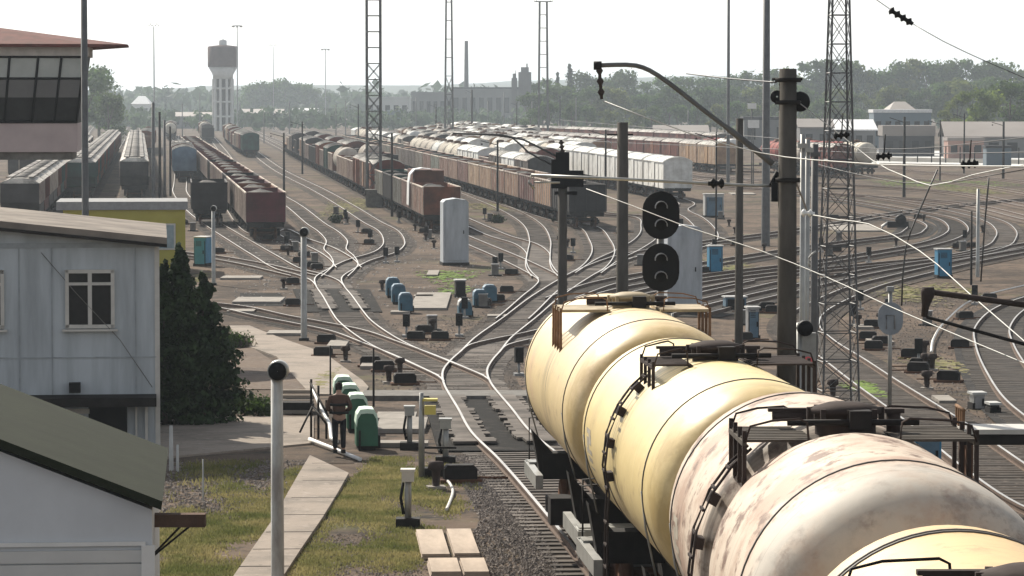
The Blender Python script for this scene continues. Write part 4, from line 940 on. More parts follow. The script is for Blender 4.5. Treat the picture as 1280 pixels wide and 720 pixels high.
def head703(t, h, r_):
    m = MB(); m.box((0, 0, h+.02), (.42, .34, .7)); m.box((.34, 0, h-.45), (.62, .5, .5)); m.box((-.1, 0, h-.3), (.5, .4, .9)); m.tube([(-.25, 0, h-.9), (.45, 0, h-.9)], .06, 6); m.build('switchgear', 'black', t)
    m = MB(); ins(m, (0, 0, h+.35), (-.05, 0, h+.75), .1, 3); m.build('insulator', 'smoke_rust', t)
    m = MB(); m.tube([(-.1, 0, h+.2), (-1.2, 0, h+.75), (-1.9, 0, h+.9), (-3.4, 0, h+.95)], .035, 6); m.build('arm', 'lattice', t)
mast2(703, 205, 104, 13, 'dark concrete mast with black switchgear on top left of the signals', head703)
def arm778(t, h, r_):
    m = MB(); m.tube([(-.45, 0, h-.35), (.3, 0, h-.35)], .03, 6); m.build('bracket', 'dark', t)
mast2(778, 153, 96, 16.5, 'plain thick dark concrete mast just left of the black signals', arm778)
mast2(924, 148, 108, 11, 'slim dark concrete mast right of the big white cabinet')
pole(1222, 236, 342, 5, 'galv', 'grey post with a dark foot right of the blue cabinet', 'post', 'post')
pole(1214, 264, 352, 3, 'dark', 'thin dark post left of the grey post with dark foot', 'post', 'post')
# cantilever reaching in from the right edge
Zr = 50.0; pm = P(1345, 500, Zr); zg = RZ(Zr)+GR
rm = thing('catenary_mast', 'rusty cantilever bracket reaching in from the right edge', 'mast', (pm.x, Zr, zg))
def L2(px, py): return P(px, py, Zr)-Vector((pm.x, Zr, zg))
m = MB(); m.tube([(0, 0, 0), (0, 0, 8.2)], [.2, .16], 16); m.build('shaft', 'mast', rm)
m = MB(); m.tube([L2(1157, 364), L2(1345, 390)], .045, 8); m.build('upper_tube', 'smoke_rust', rm)
m = MB(); m.tube([L2(1158, 396), L2(1200, 408), L2(1345, 448)], .026, 8); m.build('lower_tube', 'dark', rm)
m = MB(); m.tube([L2(1160, 359), L2(1160, 366), L2(1157, 382), L2(1155, 396)], [.09, .11, .06, .045], 10); m.build('bracket', 'smoke_rust', rm)

# ------------------------------------------------------------------ signals
def stadium(w, h, n=10):
    r_ = w/2; q = [(r_*math.cos(math.pi*k/n), h/2-r_+r_*math.sin(math.pi*k/n)) for k in range(n+1)]
    return q+[(-x, -z) for x, z in q]
Ysg = 69.0; pg = P(826, 300, Ysg); zg = RZ(Ysg)+GR
sg = thing('signal_mast', 'signal mast with two black oval shields one above the other', 'signal', (pg.x, Ysg, zg))
m = MB(); m.tube([(0, .1, 0), (0, .1, P(826, 245, Ysg).z-zg)], .075, 12); m.tube([(0.25, .15, 0), (0.25, .15, 4.2)], .03, 6); m.build('post', 'galv', sg)
for py in (269, 334):
    zc = P(826, py, Ysg).z-zg
    m = MB(); m.prism([(x, z+zc) for x, z in stadium(.76, .99)], -.06, -.02); hd = m.build('shield', 'black', sg)
    m = MB(); m.box((0, .02, zc), (.4, .14, .8)); m.build('housing', 'black', hd)
    for dz in (.17, -.2):
        m = MB(); rr = .13; pts = []
        for k in range(9):
            a = math.radians(-10+200*k/8); pts.append((rr*math.cos(a), rr*math.sin(a)))
        vs = [(x, -.06, z+zc+dz) for x, z in pts]+[(x, -.34, z+zc+dz) for x, z in pts]+[(x*.9, -.06, z*.9+zc+dz) for x, z in pts]+[(x*.9, -.34, z*.9+zc+dz) for x, z in pts]
        n = 9; m.add(vs, [(k, k+1, n+k+1, n+k) for k in range(n-1)]+[(2*n+k, 2*n+k+1, 3*n+k+1, 3*n+k) for k in range(n-1)]+[(n+k, n+k+1, 3*n+k+1, 3*n+k) for k in range(n-1)], 0, True)
        m.build('hood', 'steel', hd)
        m = MB(); m.lathe([(.01, -.075), (.1, -.07), (.115, -.06)], (0, 0, zc+dz), 16, axis='y'); m.build('lens', 'black', hd)
# small lens signal beside the big mast
Y2 = 66; p = P(1004, 410, Y2); zg = RZ(Y2)+GR
t = thing('signal_lamp', 'small round black signal with a red lamp right of the big mast', 'signal', (p.x, Y2, zg)); z = p.z-zg
m = MB(); m.tube([(-.05, .1, 0), (-.05, .1, z+.1)], .09, 10); m.box((.08, .1, z-.75), (.36, .16, 1.3)); m.build('post', 'galv', t)
m = MB(); m.lathe([(.01, -.12), (.15, -.12), (.16, .1), (.01, .12)], (0.03, -.08, z), 18, axis='y'); m.build('lamp', 'black', t)
m = MB(); m.lathe([(.01, -.03), (.08, -.02), (.09, .06)], (.1, -.02, z-.65), 14, axis='y'); m.build('red_lens', mat('red_lens', (.75, .08, .1), .3), t)
# grey disc signal seen from behind
p = G(1112, 512); Y3 = p.y; zg = RZ(Y3)+GR; z = P(1112, 398, Y3).z-zg
t = thing('disc_signal', 'grey oval signal back on a thin post right of the lattice tower', 'signal', (p.x, Y3, zg))
m = MB(); m.tube([(0, 0, 0), (0, 0, z+.9)], .06, 8); m.build('post', 'galv', t)
m = MB(); m.prism([(x, q+z) for x, q in stadium(.72, .95)], -.09, -.06); m.build('shield', mat('shield_grey', (.27, .3, .33), .6), t)
m = MB(); m.tube([(-.12, -.12, z-.3), (-.12, -.12, z+.1), (.12, -.12, z+.1), (.12, -.12, z-.3)], .02, 6); m.box((0, 0, z+.85), (.2, .2, .14)); m.build('bracket', 'steel', t)

# ------------------------------------------------------------------ wires
def wire(pts, label, r=.014, m='wire', sag=0.0, name='overhead_wire'):
    q = [P(*p) for p in pts]
    if sag:
        out = []
        for a, b in zip(q, q[1:]):
            for k in range(12): t = k/12; v = a.lerp(b, t); v.z -= sag*4*t*(1-t); out.append(v)
        q = out+[q[-1]]
    else: q = spline(q, .8)
    base = q[0].copy(); mb = MB(); mb.tube([v-base for v in q], r, 5); tag(mb.build(name, m, None, base), label, 'wire'); 
wire([(754, 126, 62), (860, 166, 61), (950, 191, 60), (1075, 204, 57), (1160, 207, 54), (1310, 208, 48)], 'pale wire from the curved arm insulator running right past the mast', .0105)
wire([(1001, 130, 61.8), (1050, 168, 61), (1090, 200, 60), (1130, 220, 58), (1163, 232, 57), (1215, 219, 55), (1310, 200, 50)], 'pale wire dipping from the black insulator on the big mast', .0105)
wire([(733, 236, 66), (790, 257, 64.5), (860, 284, 63), (950, 313, 61), (1030, 345, 59), (1110, 382, 56), (1180, 412, 53), (1300, 462, 48)], 'long pale wire crossing in front of the upper signal', .009)
wire([(1012, 268, 60), (1050, 275, 59), (1086, 280, 58), (1150, 314, 56), (1215, 370, 53), (1310, 452, 48)], 'pale wire bending down from the white insulator to the right edge', .0105)
wire([(858, 92, 70), (900, 97, 68), (970, 103, 62)], 'thin dark wire behind the curved arm', .014, 'wire_dark')
wire([(1140, 29, 55), (1180, 52, 54.5), (1240, 80, 54), (1330, 118, 53)], 'thin wire beyond the insulator string in the sky', .007, 'wire_dark')
wire([(1060, -25, 56), (1112, 11, 55.5)], 'thin wire above the insulator string in the sky', .007, 'wire_dark')
wire([(1172, 212, 60), (1150, 262, 60), (1132, 310, 60), (1127, 382, 60)], 'dark hanging cable left of the blue cabinet', .016, 'wire_dark')
wire([(1236, 222, 70), (1231, 280, 70), (1226, 352, 70)], 'dark hanging cable right of the grey post', .018, 'wire_dark')
wire([(1280, 212, 80), (1166, 230, 82), (1090, 222, 84), (1020, 205, 86)], 'thin second wire below the dipping one', .012, 'wire_dark')
wire([(990, 205, 63), (996, 230, 64), (1004, 250, 66), (1008, 262, 68)], 'short jumper cable curling from the big mast', .02, 'galv')
wire([(1012, 334, 66), (1011, 322, 66), (1020, 314, 66)], 'short bright looped jumper on the pipe post', .02, 'wire')
wire([(600, 168, 104), (640, 172, 104), (660, 190, 104), (690, 206, 104)], 'curved dark arm wire left of the switchgear mast', .03, 'wire_dark')
wire([(1300, 170, 120), (1130, 186, 130), (960, 172, 150), (700, 150, 260)], 'thin catenary wire crossing low before the trees', .015, 'wire_dark')
wire([(1300, 190, 110), (1130, 192, 120), (960, 186, 140), (640, 172, 280)], 'second thin catenary wire crossing low before the trees', .015, 'wire_dark')
p = P(1112, 12, 55); q = P(1141, 30, 55); m = MB(); ins(m, (0, 0, 0), q-p, .075, 4); tag(m.build('insulator_string', 'black', None, p), 'dark ribbed insulator string hanging in the sky at top right', 'insulator')
p = P(1010, 266, 60); m = MB(); ins(m, (-.12, 0, .0), (.12, 0, -.02), .08, 2); tag(m.build('insulator', 'white', None, p), 'small white insulator glinting beside the big mast', 'insulator')
for px, py, Y, lab in ((1052, 170, 60, 'black double insulator on the dipping wire before the tower'), (1212, 206, 54, 'black insulator cluster on the pale wire before the warehouse'), (1105, 196, 60, 'black insulator bar before the pale fence')):
    p = P(px, py, Y); m = MB(); ins(m, (-.14, 0, 0), (.14, 0, .03), .08, 3); m.tube([(0, 0, 0), (.02, 0, .4)], .012, 5); tag(m.build('insulator', 'black', None, p), lab, 'insulator')

# ------------------------------------------------------------------ trees, shrubs, grass
def leafmat(name, c, c2, rnd=.2, scale=.35):
    m = mat(name, c, .75, 0, .4, scale, c2, rnd=rnd, edge=(.38, .62), spec=.1); M[name] = m
    n, l = m.node_tree.nodes, m.node_tree.links; b = n['Principled BSDF']; src = b.inputs['Base Color'].links[0].from_socket
    tr = n.new('ShaderNodeBsdfTranslucent'); l.new(src, tr.inputs[0]); mx = n.new('ShaderNodeMixShader'); mx.inputs[0].default_value = .08 if 'dark' in name else .42
    l.new(b.outputs[0], mx.inputs[1]); l.new(tr.outputs[0], mx.inputs[2]); l.new(mx.outputs[0], n['Material Output'].inputs[0])
leafmat('leaf', (.1, .165, .04), (.04, .075, .02)); leafmat('leaf_yellow', (.18, .22, .05), (.07, .1, .025)); leafmat('leaf_dark', (.045, .075, .03), (.014, .024, .011), .1, 1.6)
leafmat('leaf_shrub', (.07, .12, .03), (.03, .05, .015), .1, 3); leafmat('leaf_far', (.06, .09, .045), (.03, .05, .026), .1, .02)
leafmat('grass_mat', (.3, .26, .12), (.13, .145, .05), .1, .6); leafmat('leaf_grey', (.2, .18, .13), (.1, .09, .06), .1, 3)
M['bark'] = mat('bark', (.09, .07, .055), .9, 0, .4, 3)
def leaves(mb, c, rad, n, size, rng, shell=.55):
    vs = []; fs = []
    for _ in range(n):
        d = Vector((rng.gauss(0, 1), rng.gauss(0, 1), rng.gauss(0, 1))).normalized(); q = shell+(1-shell)*rng.random()
        p = Vector(c)+Vector((d.x*rad[0], d.y*rad[1], d.z*rad[2]))*q
        u = Vector((rng.gauss(0, 1), rng.gauss(0, 1), rng.gauss(0, 1))).normalized(); w = u.cross(d+Vector((.01, .02, 0))).normalized()
        nrm = (d+u*.8).normalized(); a = nrm.cross(w).normalized(); b = nrm.cross(a); s = size*rng.uniform(.5, 1.3)
        i = len(vs); vs += [p+a*s, p+b*s*.7, p-a*s*.8, p-b*s*.8]; fs.append((i, i+1, i+2, i+3))
    mb.add(vs, fs)
def broad_tree(seed, h, w, m, n=1700, size=.5, label='x'):
    rng = random.Random(seed); t = thing('broadleaf_tree', label, 'tree')
    tr = MB(); tr.tube([(0, 0, -.3), (.1, 0, h*.3), (0, .1, h*.7)], [h*.022, h*.016, h*.006], 6)
    blobs = []
    for k in range(rng.randint(9, 13)):
        a = rng.uniform(0, 6.28); z = rng.uniform(.22, .88); rr = w*.5*math.sin(math.pi*min(.95, max(.12, z*.92)))*rng.uniform(.35, .85)
        blobs.append((Vector((math.cos(a)*rr, math.sin(a)*rr, z*h)), rng.uniform(.14, .26)*w))
    blobs.append((Vector((rng.uniform(-.5, .5), 0, h*.88)), .17*w))
    for c, r_ in blobs: tr.tube([(0, 0, h*.25+.3*(c.z-h*.25)), c*.9+Vector((0, 0, h*.02))], [h*.009, h*.003], 4)
    tr.build('trunk', 'bark', t)
    cr = MB()
    for c, r_ in blobs: leaves(cr, c, (r_, r_, r_*.85), n//len(blobs), size, rng, .35)
    cr.build('crown', m, t); return t
def tall_tree(seed, h, w, m, n=1100, size=.45):
    rng = random.Random(seed); t = thing('conifer_tree', 'x', 'tree')
    tr = MB(); tr.tube([(0, 0, -.3), (0, 0, h*.95)], [h*.018, h*.003], 6); tr.build('trunk', 'bark', t)
    cr = MB()
    for k in range(14):
        z = h*(.12+.86*k/14); r_ = w*.5*(1-k/15.5)*rng.uniform(.8, 1.1); leaves(cr, (rng.uniform(-.3, .3), 0, z), (r_, r_, h*.05), n//14, size, rng, .3)
    cr.build('crown', m, t); return t
TP = [broad_tree(1, 17, 13, 'leaf'), broad_tree(2, 15, 14, 'leaf'), broad_tree(3, 18, 12, 'leaf_yellow'), broad_tree(4, 13, 11, 'leaf_yellow'), broad_tree(5, 19, 14, 'leaf'), tall_tree(6, 20, 6, 'leaf_dark'), broad_tree(7, 16, 10, 'leaf')]
for t in TP:
    KIDS[t.name] = list(t.children)
used = set()
def plant(i, px, ybase, yt, label, group='trees in the wood behind the yard'):
    g = G(px, ybase); h = P(px, yt, g.y).z-g.z; hp = [17, 15, 18, 13, 19, 20, 16][i]*(1.04 if i != 5 else 1)
    t = TP[i] if i not in used else copy_tree(TP[i]); used.add(i)
    s = h/hp; t.location = (g.x, g.y, g.z+GR); t.scale = (s*random.uniform(.95, 1.3), s, s); t.rotation_euler = (0, 0, random.uniform(0, 6.28))
    t['label'] = label; t['group'] = group
    return t
rt = random.Random(11)
# skyline of the wood: (px, top)
sky_ = [(668, 100), (684, 96), (697, 88), (712, 80), (726, 86), (740, 92), (757, 96), (772, 90), (790, 94), (808, 98), (826, 93), (845, 92), (862, 96), (880, 95), (898, 98), (915, 94), (932, 86), (950, 90), (968, 84), (985, 80), (1003, 74), (1020, 70), (1036, 68), (1055, 70), (1072, 74), (1088, 84), (1105, 90), (1122, 78), (1140, 73), (1158, 76), (1175, 84), (1190, 76), (1208, 74), (1226, 82), (1244, 80), (1262, 86), (1280, 88), (1300, 84)]
DSC = {0: 'broad green tree in the wood skyline', 1: 'wide round green tree in the wood skyline', 2: 'tall yellowish green tree in the wood skyline', 3: 'low yellowish green tree in the wood skyline', 4: 'large dense green tree in the wood skyline', 5: 'narrow dark conifer rising from the wood', 6: 'slim green tree in the wood skyline'}
for px, yt in sky_:
    i = 5 if px in (712, 697) else rt.choice([0, 1, 2, 4, 4, 6]); plant(i, px, 160, yt-3-(5 if px > 1100 else 0)+rt.uniform(-2, 2), DSC[i])
for px in range(664, 1300, 19):
    i = rt.choice([0, 1, 2, 3, 6]); x = px+rt.uniform(-5, 5)
    tops = 108 if x < 1180 else 100
    plant(i, x, 166, tops+rt.uniform(-8, 8), {0: 'broad green tree in the middle row of the wood', 1: 'wide round tree in the middle row of the wood', 2: 'tall yellowish tree in the middle row of the wood', 3: 'low yellowish tree in the middle row of the wood', 6: 'slim green tree in the middle row of the wood'}[i])
for px in range(660, 1110, 26):
    i = rt.choice([0, 1, 3]); plant(i, px+rt.uniform(-6, 6), 171, 128+rt.uniform(-7, 7), {0: 'broad green tree at the front edge of the wood', 1: 'wide round tree at the front edge of the wood', 3: 'low yellowish tree at the front edge of the wood'}[i])
plant(3, 1222, 186, 104, 'bright yellowish green tree just behind the large gabled warehouse'); plant(2, 1196, 182, 112, 'light green tree left of the bright one behind the warehouse'); plant(1, 1262, 184, 98, 'round green tree right of the bright one behind the warehouse')
plant(4, 124, 176, 74, 'tall dark tree standing close behind the control tower'); plant(1, 108, 178, 84, 'dark tree half hidden behind the control tower'); plant(0, 136, 180, 110, 'lower dark tree at the right foot of the tall one by the control tower')
for px, yt in ((316, 104), (328, 100), (342, 98), (357, 96), (370, 102), (382, 101), (395, 107), (410, 112)):
    i = rt.choice([0, 1, 4]); plant(i, px, 150, yt, DSC[i].replace('in the wood skyline', 'right of the water tower'), 'trees right of the water tower')
# far-off woods as one mass, on low hills
mb = MB(); nx_, ny_ = 60, 8; vs = []
for j in range(ny_+1):
    for i in range(nx_+1):
        x = -4000+8000*i/nx_; y = 2900+3200*j/ny_; z = -2.5+(28+10*math.sin(i*.45)+6*math.sin(i*1.3+j))*(1-math.cos(math.pi*min(1, j/4)))/2
        vs.append((x, y, z))
mb.add(vs, [(j*(nx_+1)+i, j*(nx_+1)+i+1, (j+1)*(nx_+1)+i+1, (j+1)*(nx_+1)+i) for j in range(ny_) for i in range(nx_)], 0, True)
struct(mb.build('hills', 'leaf_far'))
mb = MB(); rf = random.Random(5)
for _ in range(1500):
    y = rf.uniform(1750, 2900); x = rf.uniform(-.2*y, .18*y); r_ = rf.uniform(6, 11)
    leaves(mb, (x, y, -2+r_*.9), (r_, r_, r_*rf.uniform(.8, 1.1)), 16, 3.4, rf, .4)
for _ in range(500):
    y = rf.uniform(1150, 1500); x = rf.uniform(-.2*y, -.005*y) if rf.random() < .7 else rf.uniform(0, .18*y); r_ = rf.uniform(2.5, 4.5)
    leaves(mb, (x, y, -2+r_*.9), (r_*1.4, r_, r_), 24, 1.5, rf, .4)
struct(mb.build('forest', 'leaf_far'), 'stuff')

# dark conifers beside the blue building
def spruce(px, yt, yb, wpx, seed, label, m='leaf_dark', n=7000, Y=None):
    g = G(px, yb); h = P(px, yt, g.y).z-g.z-GR; w = wpx/ppm(g.y); rng = random.Random(seed)
    t = thing('conifer_tree', label, 'tree', (g.x, g.y, g.z+GR))
    tr = MB(); tr.tube([(0, 0, -.1), (0, 0, h*.9)], [.09, .02], 6); tr.build('trunk', 'bark', t); cr = MB()
    K = 26
    for k in range(K):
        f = k/K; z = h*(.05+.93*f); rr = w*.5*(1-f**2.2)*rng.uniform(.75, 1.1)+.05
        for q in range(5):
            a = rng.uniform(0, 6.28); leaves(cr, (math.cos(a)*rr*rng.choice((.5, .6, .6, .85)), math.sin(a)*rr*.6, z+rng.uniform(-.15, .2)), (rr*.6, rr*.6, h*.045), n*2//K//5, .085, rng, .2)
    cr.build('crown', m, t)
spruce(226, 304, 522, 84, 1, 'tallest dark conifer right against the blue building'); spruce(254, 345, 520, 92, 2, 'second dark conifer, broad, right of the tallest one'); spruce(206, 330, 524, 52, 3, 'slim dark conifer half behind the corner of the blue building', n=4000)
def shrub(px, yb, wpx, hpx, seed, label, m='leaf_shrub', n=1500, size=.06):
    g = G(px, yb); s = ppm(g.y); rng = random.Random(seed); w, h = wpx/s, hpx/s
    t = thing('shrub', label, 'shrub', (g.x, g.y, g.z+GR)); cr = MB()
    for k in range(9):
        a = rng.uniform(-.42, .42)*w; r_ = h*rng.uniform(.3, .5); leaves(cr, (a, rng.uniform(-.3, .3), r_*rng.uniform(.7, 1.2)), (r_*1.2, r_*1.2, r_), n//9, size, rng, .2)
    cr.build('foliage', m, t); st = MB()
    for k in range(5): st.tube([(rng.uniform(-.3, .3)*w, 0, -.05), (rng.uniform(-.4, .4)*w, 0, h*.6)], .012, 4)
    st.build('stem', 'bark', t)
shrub(308, 512, 66, 34, 1, 'leafy green shrub bed beside the plaza, right of the conifers', n=2600); shrub(286, 428, 44, 28, 2, 'rounded green bush beside the upper path'); shrub(303, 428, 24, 22, 3, 'small grey brown bush touching the rounded green one', 'leaf_grey', 700)
shrub(272, 505, 30, 62, 4, 'dry greyish shrub in front of the dark conifers', 'leaf_grey', 1100); shrub(278, 262, 24, 10, 5, 'low scrub between the tracks near the black wagon', 'leaf_dark', 400, .12)
shrub(160, 262, 24, 24, 8, 'thin young tree top above the yellow workshop roof', 'leaf_dark', 300, .1)
# grass blades and weeds
def grass(pxpoly, n, hgt, m='grass_mat', w=.012):
    mb = MB(); vs = []; fs = []; rg = random.Random(len(pxpoly)*n)
    pts = scatter(pxpoly, n//6)
    for (x, y) in pts:
        if math.sin(x*2.1+1.3*math.sin(y*.35))*math.sin(y*.55+x)+rg.uniform(-1.0, .7) < -.08: continue
        z = RZ(y)+GR
        for _ in range(6):
            a = rg.uniform(0, 6.28); h = hgt*rg.uniform(.3, 1.1); dx, dy = rg.gauss(0, .1), rg.gauss(0, .16); lx, ly = rg.gauss(0, .4)*h, rg.gauss(0, .4)*h; ww = w*rg.uniform(.7, 1.8)
            i = len(vs); c, s = math.cos(a)*ww, math.sin(a)*ww
            vs += [(x+dx-c, y+dy-s, z), (x+dx+c, y+dy+s, z), (x+dx+lx, y+dy+ly, z+h)]; fs.append((i, i+1, i+2))
    mb.add(vs, fs); struct(mb.build('grass', m), 'stuff')
grass([(470, 562), (560, 562), (600, 600), (560, 640), (520, 700), (360, 712), (400, 640), (440, 590)], 100000, .075)
grass([(300, 590), (392, 572), (300, 710), (190, 740), (190, 640)], 70000, .085)
grass([(225, 570), (330, 566), (300, 600), (210, 620)], 5000, .15)
M['turf'] = layered('turf', [((.21, .19, .085), 0, 0, 0), ((.14, .15, .055), .8, .45, .6), ((.19, .16, .12), 1.2, .5, .6)])
M['turf_green'] = layered('turf_green', [((.15, .22, .055), 0, 0, 0), ((.12, .15, .05), .9, .5, .7), ((.19, .17, .11), 2, .58, .7)])
def blob(px0, px1, py0, py1, m, dz, seed, name='ground_cover'):
    rg = random.Random(seed); cx, cy, rx, ry = (px0+px1)/2, (py0+py1)/2, (px1-px0)/2, (py1-py0)/2; mb = MB(); vs = []; fs = []
    a_, b_ = G(px0, py1), G(px1, py0); area = abs((G(px1, cy).x-G(px0, cy).x)*(b_.y-a_.y)); n = int(min(2600, max(150, area*5)))
    c = G(cx, cy); hx, hy = abs(G(px1, cy).x-G(px0, cy).x)/2, abs(b_.y-a_.y)/2; cy_ = (a_.y+b_.y)/2
    for q in range(n):
        t = rg.uniform(0, 6.283); r_ = rg.random()**.6*(1+.25*math.sin(3*t+seed)); x, y = c.x+hx*r_*math.cos(t), cy_+hy*r_*math.sin(t)
        R1 = rg.uniform(.08, .34)*(1.2-.7*min(1, r_)); i = len(vs); z = RZ(y)+GR+dz+.02*(q % 9)/9
        for k in range(6): an = k*1.047+rg.uniform(-.4, .4); w_ = R1*rg.uniform(.5, 1.2); vs.append((x+w_*math.cos(an), y+w_*1.6*math.sin(an), z+rg.uniform(0, .03)))
        fs.append(tuple(range(i, i+6)))
    mb.add(vs, fs); struct(mb.build(name, m), 'stuff')
for k, a in enumerate([(520, 600, 333, 350, 'turf_green'), (545, 590, 352, 366, 'turf_green'), (880, 960, 318, 350, 'turf'), (235, 268, 335, 350, 'turf'), (1095, 1165, 345, 380, 'turf'), (1150, 1230, 350, 372, 'turf'), (1140, 1210, 440, 462, 'turf'), (400, 470, 244, 270, 'turf'), (1080, 1280, 222, 234, 'turf_green'),
        (1160, 1290, 232, 242, 'turf'), (395, 420, 455, 480, 'turf'), (560, 700, 250, 262, 'turf'), (1060, 1100, 470, 490, 'turf_green')]):
    blob(*a, .008+.002*k, k)
# stones
def stones(pxpoly, n, r0, r1, m, w_name='gravel'):
    mb = MB(); rg = random.Random(n); vs = []; fs = []
    for (x, y) in scatter(pxpoly, n):
        r_ = rg.uniform(r0, r1); z = RZ(y)+GR+r_*.3; i = len(vs); a = rg.uniform(0, 6)
        for k in range(4): vs.append((x+r_*math.cos(a+k*1.57)*rg.uniform(.7, 1.2), y+r_*math.sin(a+k*1.57)*rg.uniform(.7, 1.2), z))
        vs.append((x+rg.uniform(-.3, .3)*r_, y, z+r_*rg.uniform(.4, .8))); fs += [(i, i+1, i+4), (i+1, i+2, i+4), (i+2, i+3, i+4), (i+3, i, i+4)]
    mb.add(vs, fs); struct(mb.build(w_name, m), 'stuff')
M['stone'] = mat('stone', (.26, .225, .2), .9, 0, .5, 7, col2=(.07, .06, .055)); M['stone_pale'] = mat('stone_pale', (.48, .44, .4), .9, 0, .4, 5)
stones([(560, 560), (610, 560), (730, 740), (540, 740), (600, 640)], 9000, .02, .055, 'stone')
stones([(205, 568), (385, 566), (350, 620), (195, 640)], 3000, .02, .06, 'stone'); stones([(360, 660), (520, 650), (560, 740), (330, 740)], 2500, .015, .04, 'stone')
stones([(420, 400), (660, 380), (660, 490), (480, 480)], 3000, .02, .07, 'stone'); stones([(1060, 380), (1240, 360), (1290, 560), (1150, 480)], 4000, .02, .07, 'stone')
stones([(260, 290), (560, 280), (660, 380), (300, 380)], 1200, .04, .11, 'stone_pale', 'rubble')

# ------------------------------------------------------------------ trackside equipment
def at(px, py, name, label, cat, group=None, rz=0): g = G(px, py, GR); return thing(name, label, cat, g, rz, group), ppm(g.y)
def hood_unit(px, py, wpx, hpx, body, top, label, group, name='equipment_hood'):
    t, s = at(px, py, name, label, 'equipment hood', group, .1); w, h = wpx/s, hpx/s
    m = MB(); pr = [(-w/2, h*.12), (w/2, h*.12), (w/2, h*.62), (w*.42, h*.86), (w*.25, h*.98), (0, h), (-w*.25, h*.98), (-w*.42, h*.86), (-w/2, h*.62)]
    m.prism(pr, -.35, .45); m.build('hood', body, t)
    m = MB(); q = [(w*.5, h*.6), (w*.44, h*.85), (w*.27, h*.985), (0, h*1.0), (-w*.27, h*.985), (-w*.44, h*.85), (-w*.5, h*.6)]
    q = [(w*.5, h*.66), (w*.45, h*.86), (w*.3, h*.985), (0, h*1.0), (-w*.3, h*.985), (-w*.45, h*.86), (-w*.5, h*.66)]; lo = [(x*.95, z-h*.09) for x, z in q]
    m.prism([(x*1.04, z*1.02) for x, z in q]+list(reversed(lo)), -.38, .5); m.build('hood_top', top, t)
    m = MB(); m.box((0, .1, h*.07), (w*.8, .7, h*.14)); m.tube([(-w*.35, -.4, 0), (-w*.35, -.4, h*.5)], .03, 6); m.box((w*.5, .1, h*.2), (.15, .5, h*.3)); m.build('base', 'dark', t)
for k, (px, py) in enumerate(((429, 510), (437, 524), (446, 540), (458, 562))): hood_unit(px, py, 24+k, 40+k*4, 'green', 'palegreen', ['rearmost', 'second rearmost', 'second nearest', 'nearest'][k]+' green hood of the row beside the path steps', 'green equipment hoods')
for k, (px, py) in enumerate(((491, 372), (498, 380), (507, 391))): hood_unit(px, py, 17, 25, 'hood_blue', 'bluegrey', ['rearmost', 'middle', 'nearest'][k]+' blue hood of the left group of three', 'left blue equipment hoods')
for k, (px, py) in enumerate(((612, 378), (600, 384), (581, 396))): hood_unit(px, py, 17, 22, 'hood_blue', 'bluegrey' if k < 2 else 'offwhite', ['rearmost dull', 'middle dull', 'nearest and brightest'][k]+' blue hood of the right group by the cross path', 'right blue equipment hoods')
# person walking away at the path end, hands held in front
def skin(name, verts, edges, m, parent, root=0):
    me = bpy.data.meshes.new(name); me.from_pydata([v[:3] for v in verts], edges, [])
    o = bpy.data.objects.new(name, me); C.objects.link(o); o.modifiers.new('skin', 'SKIN'); o.modifiers.new('sub', 'SUBSURF').levels = 2
    for i, v in enumerate(verts):
        d = me.skin_vertices[0].data[i]; d.radius = v[3]; d.use_root = (i == root)
    dg = bpy.context.evaluated_depsgraph_get(); dg.update(); nm = bpy.data.meshes.new_from_object(o.evaluated_get(dg)); bpy.data.objects.remove(o)
    nm.materials.append(M[m]); nm.polygons.foreach_set('use_smooth', [True]*len(nm.polygons)); o = bpy.data.objects.new(name, nm); C.objects.link(o); o.parent = parent; return o
M['skin'] = mat('skin', (.42, .26, .19), .6, 0, .1); M['jacket'] = mat('jacket', (.11, .065, .05), .9, 0, .3, 4); M['trousers'] = mat('trousers', (.02, .02, .024), .9, 0, .2, 4); M['hair'] = mat('hair', (.02, .015, .012), .8, 0, .2, 9)
g = G(424, 566, GR+.1); pt = thing('person', 'person in a brown jacket with dark bands and black trousers at the path end', 'person', g, .15)
V = [(0, 0, .92, (.14, .1)), (0, 0, 1.12, (.13, .09)), (0, .01, 1.34, (.17, .11)), (0, .02, 1.46, (.06, .06)), (0, .04, 1.55, (.075, .09)), (0, .05, 1.66, (.07, .085))]; E = [(0, 1), (1, 2), (2, 3), (3, 4), (4, 5)]
def addc(pts, start, V=V, E=E):
    p_ = start
    for q in pts: V.append(q); E.append((p_, len(V)-1)); p_ = len(V)-1
    return p_
for sg_ in (-1, 1):
    addc([(sg_*.1, 0, .86, (.085, .09)), (sg_*.1, .03*sg_, .48, (.06, .06)), (sg_*.1, -.02*sg_, .08, (.04, .045)), (sg_*.1, .14-.02*sg_, .03, (.04, .03))], 0)
    w_ = addc([(sg_*.19, .01, 1.38, (.06, .06)), (sg_*.27, .0, 1.12, (.045, .045)), (sg_*.13, .2, 1.02, (.03, .03)), (sg_*.08, .25, 1.02, (.03, .02))], 2)
    for f_ in range(4): addc([(sg_*.05, .28+.0*f_, 1.05-.022*f_, (.009, .009)), (sg_*(.01), .29, 1.045-.022*f_, (.008, .008))], w_)
    addc([(sg_*.08, .27, 1.07, (.011, .011)), (sg_*.05, .28, 1.09, (.009, .009))], w_)
skin('body', V, E, 'skin', pt)
J = [(0, 0, .88, (.175, .13)), (0, 0, 1.1, (.165, .125)), (0, .01, 1.34, (.2, .14)), (0, .01, 1.44, (.09, .08))]; JE = [(0, 1), (1, 2), (2, 3)]
for sg_ in (-1, 1): addc([(sg_*.2, .01, 1.37, (.08, .08)), (sg_*.29, 0, 1.1, (.065, .065)), (sg_*.16, .17, 1.02, (.05, .05))], 2, J, JE)
